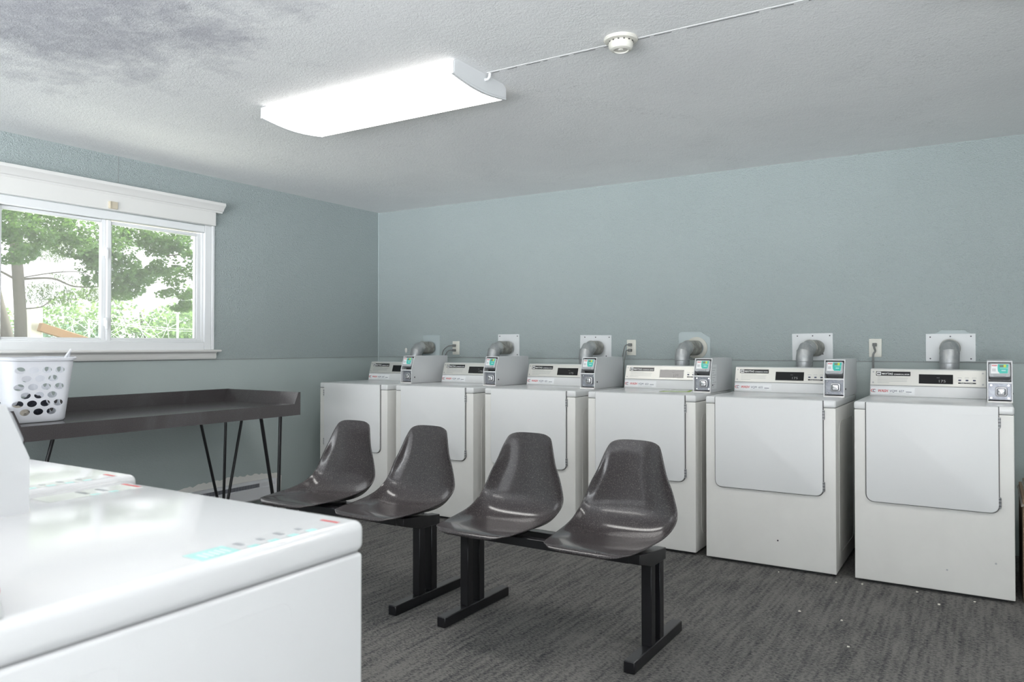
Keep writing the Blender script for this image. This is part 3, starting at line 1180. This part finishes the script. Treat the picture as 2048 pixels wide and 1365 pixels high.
# ------------------------------------------------------------------ ceiling lights, detector
def fixture(x0, label, yc=2.775):
    L = 1.205
    root = thing('ceiling_light', label, 'ceiling light', (x0, yc, H), 0, 'fluorescent wraparound ceiling lights')
    b = MB()
    b.box(.004, L - .004, -.120, .120, -.018, 0, 'fixture', .002, 1)
    b.build('housing', root, 0)
    prof = [(-.203, -.0638), (-.203, -.065)]
    for k in range(1, 12):
        t = k / 12
        prof.append((-.203 + .406 * t, -.065 - .018 * math.sin(PI * t)))
    prof += [(.203, -.065), (.203, -.0638)]
    b = MB()
    b.prism(prof, .012, L - .012, 'x', 'diffuser')
    b.prism([(-.180, -.001), (-.203, -.014), (-.203, -.0636), (.203, -.0636), (.203, -.014), (.180, -.001), (.122, -.001), (.122, -.019), (-.122, -.019), (-.122, -.001)], .012, L - .012, 'x', 'diffuser_side')
    b.build('diffuser', root, 30)
    cap = [(-.182, -.000), (-.206, -.013), (-.207, -.067)]
    for k in range(1, 12):
        t = k / 12
        cap.append((-.207 + .414 * t, -.067 - .019 * math.sin(PI * t)))
    cap += [(.207, -.067), (.206, -.013), (.182, -.000)]
    cap2 = [(p[0] * .965, -.006 + (p[1] + .006) * .88 if p[1] < -.01 else p[1]) for p in cap]
    for a0, a1, o0, o1 in ((0, .013, -.001, .001), (L - .013, L, L - .001, L + .0015)):
        b = MB()
        b.prism(cap, a0, a1, 'x', 'fixture')
        b.prism(cap2, o0, o1, 'x', 'fixture')
        b.build('end_cap', root, 30)
    return root


f1 = fixture(-3.103, 'lit white fluorescent ceiling light in the middle of the ceiling')
b = MB()
b.tube([(1.206, .03, -.026), (1.222, .03, -.026), (1.230, .03, -.018), (1.232, .03, -.001)], .007, 'fixture', seg=10)
b.build('conduit_elbow', f1)
fixture(.035, 'second fluorescent ceiling light, only its corner showing at the top right')

fixture(-3.103, 'unseen fill light built as a ceiling fixture, added behind the camera at the window side', -.35)  # unseen fixtures added to light the washer tops and floor
fixture(.035, 'unseen fill light built as a ceiling fixture, added behind the camera at the right', -.35)

det = thing('smoke_detector', 'round ivory smoke detector on the ceiling right of the light', 'smoke detector', (-1.222, 2.765, H))
b = MB()
b.lathe([(0, 0), (.066, 0), (.068, -.006), (.064, -.012), (.050, -.014), (0, -.014)], 'detector')
b.build('mounting_base', det)
b = MB()
b.lathe([(0, -.014), (.046, -.014), (.049, -.020), (.048, -.034), (.042, -.044), (.030, -.048), (.028, -.044), (.012, -.043), (.010, -.047), (0, -.047)], 'detector')
for k in range(14):
    a = k * 2 * PI / 14
    b.box(.0465, .0500, -.003, .003, -.019, -.015, 'gap', mx=Matrix.Rotation(a, 4, 'Z'))
b.build('sensor_head', det)


# ------------------------------------------------------------------ seats on beams
def catmull(P, n):
    out = []
    m = len(P)
    for i in range(m - 1):
        p0, p1, p2, p3 = P[max(i - 1, 0)], P[i], P[i + 1], P[min(i + 2, m - 1)]
        for k in range(n):
            t = k / n
            out.append([.5 * ((2 * b_) + (c - a) * t + (2 * a - 5 * b_ + 4 * c - d) * t * t + (3 * b_ - a - 3 * c + d) * t ** 3) for a, b_, c, d in zip(p0, p1, p2, p3)])
    out.append(list(P[-1]))
    return out


def seat_shell(cx, parent):
    # rows: y, z, half width, side rise, side forward sweep
    rows = [(-.276, .425, .080, 0, .0), (-.281, .435, .128, 0, -.006), (-.268, .443, .158, .001, -.014), (-.235, .446, .177, .001, -.003), (-.16, .440, .190, .010, 0),
            (-.07, .427, .200, .028, 0), (.02, .416, .207, .048, 0), (.09, .415, .212, .064, .002), (.145, .434, .213, .070, .008), (.180, .474, .207, .058, .018),
            (.200, .525, .194, .044, .026), (.212, .585, .176, .032, .030), (.221, .645, .152, .020, .029), (.228, .705, .135, .008, .024),
            (.233, .752, .123, -.004, .018), (.238, .784, .112, -.010, .012), (.240, .797, .101, -.010, .008), (.241, .802, .087, -.008, .004)]
    R = catmull(rows, 3)
    N = 24
    bm = bmesh.new()
    grid = []
    for ri, (y, z, hw, rise, fwd) in enumerate(R):
        row = []
        for k in range(N + 1):
            t = -1 + 2 * k / N
            e = abs(t)
            zz = z + rise * e ** 2.6
            if ri == len(R) - 1:
                zz -= .003 * math.cos(t * PI) * 0
            yy = y - fwd * e ** 2.2
            xx = hw * math.copysign(math.sin(e * PI / 2 * .88) / math.sin(PI / 2 * .88), t)
            # rolled rim
            if e > .9:
                xx += math.copysign((e - .9) * .06, t)
            row.append(bm.verts.new((xx, yy, zz)))
        grid.append(row)
    for A, B in zip(grid, grid[1:]):
        for k in range(N):
            bm.faces.new((A[k], A[k + 1], B[k + 1], B[k]))
    bmesh.ops.recalc_face_normals(bm, faces=bm.faces[:])
    if sum(f.normal.z for f in bm.faces) < 0:
        bmesh.ops.reverse_faces(bm, faces=bm.faces[:])
    me = bpy.data.meshes.new('seat')
    bm.to_mesh(me)
    bm.free()
    me.materials.append(M['shell'])
    o = bpy.data.objects.new('seat', me)
    COL.objects.link(o)
    s = o.modifiers.new('thick', 'SOLIDIFY')
    s.thickness = .0065
    s.offset = -1
    v = o.modifiers.new('bev', 'SUBSURF')
    v.levels = v.render_levels = 1
    me.shade_smooth()
    o.parent = parent
    o.location = (cx, 0, 0)
    return o


def make_bench(label, x0, x1, seats, grp):
    """x0, x1: centre lines of the two floor stands; origin y = 2.805"""
    root = thing('beam_seat', label, 'bench', ((x0 + x1) / 2, 2.805, 0), 0, grp)
    c = (x0 + x1) / 2
    for s in seats:
        seat_shell(s - c, root)
    for xx in (x0 - c, x1 - c):
        b = MB()
        b.box(xx - .022, xx + .022, -.20, .31, 0, .045, 'blackmetal', .003, 1)
        b.build('foot', root)
        for py in (-.010, .080):
            b = MB()
            b.box(xx - .021, xx + .021, py - .021, py + .021, .045, .365, 'blackmetal', .002, 1)
            b.build('post', root)
        b = MB()
        b.prism([(-.150, .388), (-.150, .425), (.118, .396), (.118, .350), (-.02, .352)], xx - .024, xx + .024, 'x', 'blackmetal', .002, 1)
        b.build('arm', root)
    for (ya, yb, za, zb) in ((-.149, -.109, .386, .421), (.062, .108, .350, .394)):
        b = MB()
        b.box(x0 - c + .022, x1 - c - .022, ya, yb, za, zb, 'blackmetal', .002, 1)
        b.build('beam', root)
    for s in seats:
        b = MB()
        b.box(s - c - .09, s - c + .09, -.12, .09, .385, .402, 'blackmetal', .003, 1)
        b.build('seat_bracket', root)
    return root


make_bench('pair of glossy charcoal shell seats on black stands, nearer the camera at the right', -1.988, -1.124, (-1.805, -1.283), 'two-seat bench units')
make_bench('pair of glossy charcoal shell seats on black stands, at the left beside the table', -3.12, -2.262, (-2.910, -2.398), 'two-seat bench units')

# ------------------------------------------------------------------ table with raised edges
TX0, TX1, TY0, TY1 = -4.712, -3.972, 1.805, 3.615
tab = thing('folding_table', 'long dark grey laminate table with raised back edge under the window', 'table', (0, 0, 0))
b = MB()
b.box(TX0 + .018, TX1, TY0 + .02, TY1 - .02, .790, .812, 'laminate', .002, 1)
b.build('tabletop', tab, 0)
b = MB()
# front fascia ends rise to meet the end lips
b.prism([(TY0, .737), (TY0, .892), (TY0 + .018, .892), (TY0 + .052, .813), (TY1 - .052, .813), (TY1 - .018, .892), (TY1, .892), (TY1, .737)],
        TX1, TX1 + .018, 'x', 'laminate')
b.build('front_edge', tab, 0)
b = MB()
b.box(TX0, TX0 + .02, TY0, TY1, .737, .893, 'laminate', .001, 1)
b.build('back_edge', tab, 0)
for s, yy in ((-1, TY0), (1, TY1)):
    b = MB()
    pr = [(yy, .737), (yy, .892), (yy - s * .018, .892), (yy - s * .050, .812), (yy - s * .050, .790), (yy - s * .020, .790), (yy - s * .020, .737)]
    b.prism(pr, TX0 + .02, TX1, 'x', 'laminate')
    b.build('end_edge', tab, 0)


def hairpin(foot, tops, rad=.0095):
    b = MB()
    ft = Vector((foot[0], foot[1], .008))
    for i, t in enumerate(tops):
        f = ft + Vector((0, (i - (len(tops) - 1) / 2) * .014, 0))
        b.tube([t, (f.x, f.y, .03), (ft.x, ft.y, .008)], rad, 'blackmetal', seg=10)
    b.box(min(t[0] for t in tops) - .02, max(t[0] for t in tops) + .02, min(t[1] for t in tops) - .02, max(t[1] for t in tops) + .02, .782, .79, 'blackmetal')
    b.build('leg', tab)


hairpin((-4.10, 3.545), [(-4.10, 3.395, .786), (-4.10, 3.572, .786)], .0115)
hairpin((-4.455, 3.385), [(-4.46, 3.185, .786), (-4.45, 3.400, .786), (-4.46, 3.560, .786)])
hairpin((-4.10, 1.90), [(-4.10, 1.90, .786), (-4.10, 2.095, .786), (-4.16, 1.95, .786)])
hairpin((-4.455, 1.98), [(-4.46, 1.88, .786), (-4.45, 2.0, .786), (-4.46, 2.12, .786)])

# ------------------------------------------------------------------ laundry basket
BX0, BX1, BY0, BY1 = -4.46, -4.115, 1.880, 2.165     # footprint at its bottom


def basket():
    root = thing('laundry_basket', 'tall white plastic laundry basket with oval holes on the table', 'basket')
    zb, zt = .813, 1.143
    cx, cy = (BX0 + BX1) / 2, (BY0 + BY1) / 2

    def ring(z, grow, dip=0):
        hx, hy = (BX1 - BX0) / 2 + grow, (BY1 - BY0) / 2 + grow * 1.1
        r = .055
        pts = []
        for p in rrect(cx - hx, cx + hx, cy - hy, cy + hy, r, n=8):
            k = 1 - min(1, abs(p[1] - cy) / hy) ** 2
            front = p[0] > cx
            pts.append((p[0], p[1], z - (dip * k if abs(p[0] - cx) > hx * .6 else 0)))
        return pts
    bm = bmesh.new()
    levels = [(0.000, -.018), (.004, -.006), (.014, 0), (.12, .009), (.22, .018), (.29, .024), (.318, .026), (.322, .034), (.330, .036), (.332, .033)]
    rings = [[bm.verts.new(p) for p in ring(zb + h, g, .008 if h > .3 else 0)] for h, g in levels]
    for A, B in zip(rings, rings[1:]):
        n = len(A)
        for k in range(n):
            bm.faces.new((A[k], A[(k + 1) % n], B[(k + 1) % n], B[k]))
    bm.faces.new(rings[0][::-1])
    bmesh.ops.recalc_face_normals(bm, faces=bm.faces[:])
    me = bpy.data.meshes.new('basket_shell')
    bm.to_mesh(me)
    bm.free()
    me.materials.append(M['plastic'])
    o = bpy.data.objects.new('basket_shell', me)
    COL.objects.link(o)
    s = o.modifiers.new('thick', 'SOLIDIFY')
    s.thickness = .003
    s.offset = 1
    cut = MB()
    for row in range(6):
        z = .868 + row * .0425
        for c in range(4):
            y = 1.915 + c * .064 + (.032 if row % 2 == 0 else 0)
            if row % 2 == 0 and c == 3:
                continue
            m = Matrix.Translation((cx, y, z)) @ Matrix.Diagonal((1, 1.45, 1, 1)) @ Matrix.Rotation(PI / 2, 4, 'Y')
            cut.cyl((0, 0, -.4), (0, 0, .4), .0168, 'plastic', seg=20, mx=m)
        for c in range(4):
            x = cx - .105 + c * .064 + (.032 if row % 2 == 0 else 0)
            if row % 2 == 0 and c == 3:
                continue
            m = Matrix.Translation((x, BY0 - .0, z)) @ Matrix.Diagonal((1.32, 1, 1, 1)) @ Matrix.Rotation(PI / 2, 4, 'X')
            cut.cyl((0, 0, -.06), (0, 0, .06), .0168, 'plastic', seg=20, mx=m)
            m = Matrix.Translation((x, BY1 + .0, z)) @ Matrix.Diagonal((1.32, 1, 1, 1)) @ Matrix.Rotation(PI / 2, 4, 'X')
            cut.cyl((0, 0, -.06), (0, 0, .06), .0168, 'plastic', seg=20, mx=m)
    co = cut.build('cutter', smooth=0)
    bo = o.modifiers.new('holes', 'BOOLEAN')
    bo.operation = 'DIFFERENCE'
    bo.object = co
    bo.solver = 'EXACT'
    bpy.context.view_layer.update()
    dg = bpy.context.evaluated_depsgraph_get()
    me2 = bpy.data.meshes.new_from_object(o.evaluated_get(dg))
    o.modifiers.clear()
    o.data = me2
    bpy.data.objects.remove(co)
    me2.shade_smooth()
    me2.set_sharp_from_angle(angle=math.radians(35))
    o.parent = root
    # loop handle standing up at the right end
    b = MB()
    yy = BY1 + .036
    path = [(cx + .155, yy - .050, zt - .004), (cx + .150, yy - .032, zt + .018), (cx + .140, yy - .012, zt + .036), (cx + .115, yy + .000, zt + .040), (cx + .100, yy + .003, zt + .020), (cx + .095, yy + .003, zt - .006)]
    b.tube([Vector(p[:]) for p in catmull(path, 4)], .006, 'plastic', seg=8)
    b.build('handle', root)
    return root


basket()


def crumple(name, c, r, m, seed, label):
    bm = bmesh.new()
    bmesh.ops.create_icosphere(bm, subdivisions=4, radius=1)
    for v in bm.verts:
        n = mnoise.fractal(v.co * 1.7 + Vector((seed, 0, 0)), .9, 2.2, 4)
        f = 1 + .38 * n
        v.co = Vector((v.co.x * r[0] * f, v.co.y * r[1] * f, max(-.9, v.co.z) * r[2] * f))
    b = MB()
    b.merge(bm, m)
    o = b.build(name, smooth=60, loc=c)
    tag(o, label, 'clothes')
    lo = min(v.co.z for v in o.data.vertices)
    o.location.z += .822 - (c[2] + lo)
    return o


crumple('laundry_bundle', (-4.215, 1.955, .86), (.070, .055, .036), 'cloth_beige', 2, 'crumpled beige garment at the bottom of the basket')
crumple('laundry_bundle', (-4.290, 2.075, .87), (.075, .060, .058), 'cloth_dark', 9, 'crumpled dark garment in the basket behind the beige one')


# ------------------------------------------------------------------ wrapped cardboard beside the last dryer
box = thing('wrapped_carton', 'flattened brown cardboard wrapped in clear plastic beside the last dryer', 'cardboard', (.118, 4.30, 0))
b = MB()
b.box(.016, .030, .0, .55, 0, .485, 'brown', .002, 1)
b.box(.034, .075, .02, .60, 0, .500, 'brown', .003, 1)
b.box(.080, .30, .04, .62, 0, .495, 'brown', .003, 1)
b.build('cardboard_panels', box)
b = MB()
bm = bmesh.new()
bmesh.ops.create_grid(bm, x_segments=24, y_segments=24, size=.5)
for v in bm.verts:
    x, y = v.co.x + .5, v.co.y + .5
    n = mnoise.fractal(Vector((x * 7, y * 7, 0)), 1, 2, 3)
    z = .515 + .012 * n
    e = min(x, 1 - x, y, 1 - y)
    if e < .12:
        z -= (.12 - e) * .55
    v.co = Vector((.010 + x * .31, -.01 + y * .66, z))
bmesh.ops.recalc_face_normals(bm, faces=bm.faces[:])
b.merge(bm, 'film')
b.build('plastic_wrap', box, 60)

# crumbs of dryer lint by the machines
rr = random.Random(11)
for (px, py, r) in ((-.20, 4.06, .006), (-.545, 4.20, .005), (-.66, 4.16, .005), (-.73, 3.62, .006), (-.55, 3.60, .005), (-.48, 3.30, .005), (-.95, 4.19, .004), (-.06, 4.19, .005), (-.30, 4.21, .005)):
    bm = bmesh.new()
    bmesh.ops.create_icosphere(bm, subdivisions=2, radius=r)
    for v in bm.verts:
        v.co = v.co * (1 + rr.uniform(-.3, .3))
        v.co.z *= .6
    b = MB()
    b.merge(bm, 'crumb')
    o = b.build('lint_crumb', smooth=0, loc=(px, py, r * .5))
    tag(o, 'tiny pale crumb of lint on the carpet near the right-hand dryers', 'crumb', 'lint crumbs on the carpet')


# ------------------------------------------------------------------ outside the window
GZ = -.35
b = MB()
b.box(-70, XL - .5, -40, 70, GZ - .2, GZ, 'grass')
b.box(XL - 4.5, XL - .15, -4, 12, GZ, GZ + .03, 'paving')  # unseen pale slab added to bounce sunlight up to the ceiling
structure(b.build('floor_outside', smooth=0))


def leaves(name, parent, clumps, n, size, m, seed, pine=False, hole=(1.9, -.12)):
    """clumps: (centre, radii, weight)"""
    rr = random.Random(seed)
    V, F = [], []
    tot = sum(c[2] for c in clumps)
    for (c, rad, w) in clumps:
        k = int(n * w / tot)
        for _ in range(k):
            while True:
                p = Vector((rr.uniform(-1, 1), rr.uniform(-1, 1), rr.uniform(-1, 1)))
                if p.length < 1:
                    break
            q = Vector((p.x * rad[0], p.y * rad[1], p.z * rad[2])) + Vector(c)
            if mnoise.noise(q * hole[0] + Vector((seed, 0, 0))) < hole[1]:
                continue
            s = size * rr.uniform(.6, 1.3)
            if pine:
                d = Vector((rr.uniform(-1, 1), rr.uniform(-1, 1), rr.uniform(-.5, .3))).normalized()
                a = d.cross(Vector((0, 0, 1))).normalized() * s * .06
                i = len(V)
                V += [q - a, q + a, q + d * s]
                F.append((i, i + 1, i + 2))
                continue
            R = Matrix.Rotation(rr.uniform(0, 6.28), 3, 'Z') @ Matrix.Rotation(rr.gauss(0, .7), 3, 'X') @ Matrix.Rotation(rr.gauss(0, .5), 3, 'Y')
            i = len(V)
            shape = ((0, -.5), (.28, -.34), (.52, .02), (.22, .10), (0, .55), (-.22, .10), (-.52, .02), (-.28, -.34))
            for x, y in shape:
                V.append(q + R @ Vector((x * s, y * s, -.25 * s * abs(x))))
            F.append(tuple(range(i, i + 8)))
    me = bpy.data.meshes.new(name)
    me.from_pydata([tuple(v) for v in V], [], F)
    me.materials.append(M[m])
    o = bpy.data.objects.new(name, me)
    COL.objects.link(o)
    if parent:
        o.parent = parent
        o['kind'] = 'stuff'
    return o


def trunk(parent, path, radii, name='trunk', m='bark'):
    b = MB()
    P = [[*p, r] for p, r in zip(path, radii)]
    C = catmull(P, 5)
    b.tube([c[:3] for c in C], [max(.004, c[3]) for c in C], m, seg=12)
    return b.build(name, parent)


# pine with two stems close together, at the left of the view
t1 = thing('pine_tree', 'pale-barked tree with a straight trunk seen through the left pane', 'tree')
trunk(t1, [(-12.1, 5.60, GZ - .05), (-12, 5.62, 1.2), (-12, 5.58, 2.2), (-12, 5.50, 3.2), (-12.0, 5.45, 5.0)], [.11, .085, .076, .068, .05])
for k, (p, r) in enumerate((([(-12, 5.60, 2.18), (-11.9, 6.0, 2.22), (-11.9, 6.35, 2.12), (-11.8, 6.8, 2.16), (-11.8, 7.0, 2.25)], .030),
                            ([(-12, 5.60, 2.20), (-11.8, 6.1, 2.32), (-11.8, 6.5, 2.30), (-11.7, 6.85, 1.9), (-11.7, 7.05, 1.55)], .016),
                            ([(-12, 5.62, 1.75), (-11.8, 5.8, 1.78), (-11.8, 5.95, 1.90)], .018),
                            ([(-12, 5.50, 2.20), (-11.9, 5.2, 2.30), (-11.9, 4.9, 2.28)], .028),
                            ([(-12, 5.56, 2.80), (-11.9, 6.0, 2.86), (-11.8, 6.5, 2.62), (-11.8, 6.9, 2.55)], .018))):
    trunk(t1, p, [r * .6, r * .5, r * .4, r * .3, r * .2][:len(p)], 'branch')
leaves('foliage', t1, [((-12, 6.3, 2.70), (.6, .75, .22), 1.2), ((-12, 6.6, 2.28), (.5, .55, .12), .8), ((-12, 6.0, 2.0), (.4, .45, .18), .6), ((-12, 6.8, 2.05), (.4, .3, .16), .5), ((-12, 5.55, 3.6), (.7, .8, .5), 1.2)], 15000, .11, 'leaf_b', 3, True)
t0 = thing('pine_tree', 'thicker leaning trunk at the very left edge of the window view', 'tree')
trunk(t0, [(-10.6, 4.92, GZ - .05), (-10.7, 4.86, 1.1), (-10.9, 4.78, 1.9), (-11, 4.70, 2.8), (-11.1, 4.6, 4.2)], [.13, .10, .085, .07, .05])
leaves('foliage', t0, [((-11, 4.5, 3.3), (.7, .8, .5), 1), ((-11, 5.2, 3.1), (.6, .5, .3), .6)], 4000, .11, 'leaf_b', 8, True)

# maple: a crown hanging across both panes
t2 = thing('maple_tree', 'leafy maple whose dark green boughs hang across both panes', 'tree')
trunk(t2, [(-9.6, 10.2, GZ - .05), (-9.6, 10.15, 1.2), (-9.6, 10.0, 2.6), (-9.6, 9.8, 4.2), (-9.6, 9.5, 5.2)], [.24, .20, .18, .15, .10])
for p in ([(-9.6, 9.9, 3.0), (-9.4, 8.6, 3.5), (-9.3, 7.2, 3.4), (-9.2, 5.9, 3.0), (-9.2, 5.2, 2.8)],
          [(-9.6, 9.9, 3.4), (-9.6, 8.0, 4.0), (-9.6, 6.5, 4.0), (-9.4, 5.0, 3.6), (-9.3, 4.2, 3.2)],
          [(-9.6, 9.9, 2.6), (-9.3, 8.6, 2.8), (-9.2, 7.4, 2.7), (-9.2, 6.6, 2.5), (-9.2, 6.1, 2.4)]):
    trunk(t2, p, [.06, .045, .03, .016, .008], 'branch')
leaves('foliage', t2, [
    ((-9.3, 4.15, 2.62), (.6, .32, .22), 1.1), ((-9.2, 4.35, 2.42), (.5, .30, .17), .9), ((-9.2, 4.22, 2.25), (.4, .22, .14), .6),
    ((-9.3, 4.75, 2.60), (.6, .35, .20), 1.2), ((-9.2, 4.95, 2.42), (.5, .30, .16), .9),
    ((-9.2, 5.10, 2.22), (.4, .14, .16), .6), ((-9.2, 5.16, 2.02), (.3, .10, .12), .3),
    ((-9.2, 5.35, 2.50), (.5, .30, .24), 1.0), ((-9.2, 5.42, 2.16), (.4, .26, .22), 1.1), ((-9.2, 5.50, 1.92), (.4, .18, .14), .6),
    ((-9.2, 5.72, 2.08), (.4, .20, .12), .5), ((-9.3, 5.75, 2.62), (.5, .25, .12), .6),
    ((-9.2, 6.05, 2.60), (.5, .30, .17), .9), ((-9.2, 6.18, 2.38), (.5, .30, .17), 1.2), ((-9.2, 6.02, 2.22), (.4, .22, .10), .5),
    ((-9.2, 6.35, 2.12), (.4, .22, .18), .7), ((-9.2, 6.25, 1.90), (.4, .22, .08), .5), ((-9.2, 6.35, 1.74), (.3, .14, .08), .3),
    ((-9.4, 7.2, 3.0), (.8, .9, .7), 1.6), ((-9.4, 5.3, 3.3), (.9, 1.6, .5), 2.0), ((-9.5, 8.4, 3.6), (1, 1, .9), 1.0)],
    44000, .042, 'leaf_a', 5, hole=(4.5, -.03))

# bushes and far trees
for (c, rad, n, s, m, lab, nm) in (
        ((-15.5, 8.4, .75), (1.0, 1.6, .95), 9000, .06, 'leaf_d', 'twiggy blue-green bush low in the left pane', 'bush'),
        ((-24, 15.0, 1.2), (2.0, 3.4, 1.9), 14000, .13, 'leaf_c', 'pale sunlit shrubbery low in the middle of the right pane', 'bush'),
        ((-28, 20.5, 1.7), (2.4, 2.4, 3.2), 14000, .15, 'leaf_c', 'tall pale green tree rising behind the wires', 'tree'),
        ((-19, 15.4, .75), (.9, .9, 1.5), 5000, .20, 'leaf_d', 'darker green bush at the right edge of the window view', 'bush'),
        ((-34, 15.5, .8), (2.0, 4.0, 2.1), 12000, .16, 'leaf_c', 'hazy line of shrubs far behind the twiggy bush', 'bush')):
    t = thing('garden_' + nm if nm == 'bush' else 'shade_tree', lab, nm)
    trunk(t, [(c[0], c[1], GZ - .05), (c[0], c[1] + .1, c[2] - .2), (c[0] - .1, c[1], c[2] + rad[2] * .6)], [.12, .08, .03])
    cl = []
    rr = random.Random(int(c[1] * 10))
    for _ in range(9):
        a = rr.uniform(0, 6.28)
        cl.append(((c[0] + rad[0] * .5 * math.cos(a), c[1] + rad[1] * .62 * math.sin(a), c[2] + rad[2] * rr.uniform(-.5, .6)), tuple(x * .5 for x in rad), 1))
    leaves('foliage', t, cl, n, s, m, int(c[1] * 7))
    if lab.startswith('twiggy'):
        for _ in range(26):
            y = c[1] + rr.uniform(-1.3, 1.3)
            p0 = (c[0] + 1.0, y, .2)
            p1 = (c[0] + 1.1, y + rr.uniform(-.5, .5), 1.0)
            p2 = (c[0] + 1.1, y + rr.uniform(-1, 1), 1.75)
            trunk(t, [p0, p1, p2], [.007, .005, .003], 'twig', 'wire')

b = MB()
b.box(-.07, .07, -.09, .09, 0, 2.15, 'palewood', .01, 1)
tag(b.build('fence_post', loc=(-12.6, 6.10, GZ)), 'pale wooden post beside the straight trunk', 'post')
b = MB()
d = Vector((0, .82, -.25)).normalized()
b.box(-.05, .05, 0, .95, -.065, .065, 'wood', .006, 1, mx=Matrix.Rotation(-.30, 4, 'X'))
tag(b.build('stair_rail', loc=(-12.35, 6.05, 1.50)), 'orange-brown wooden rail slanting down below the trunk', 'rail')
b = MB()
b.cyl((0, 0, 0), (0, 0, 3.0), .032, 'wire', seg=12)
b.box(-.02, .02, -.10, .10, 2.5, 2.54, 'wire')
tag(b.build('utility_pole', loc=(-20, 13.60, GZ)), 'thin pale pole among the greenery in the right pane', 'pole')
b = MB()
for z0, z1 in ((1.84, 1.70), (1.80, 1.64)):
    b.tube([(-18.5, 10.2, z0), (-19, 11.8, (z0 + z1) / 2 - .03), (-19.9, 13.6, z1), (-20.2, 15.2, z1 + .02)], .007, 'wire', seg=6)
b.cyl((-18.5, 10.2, GZ), (-18.5, 10.2, 1.86), .025, 'wire', seg=8)
tag(b.build('garden_wire'), 'pale double wire strung across the lower right pane', 'wire')
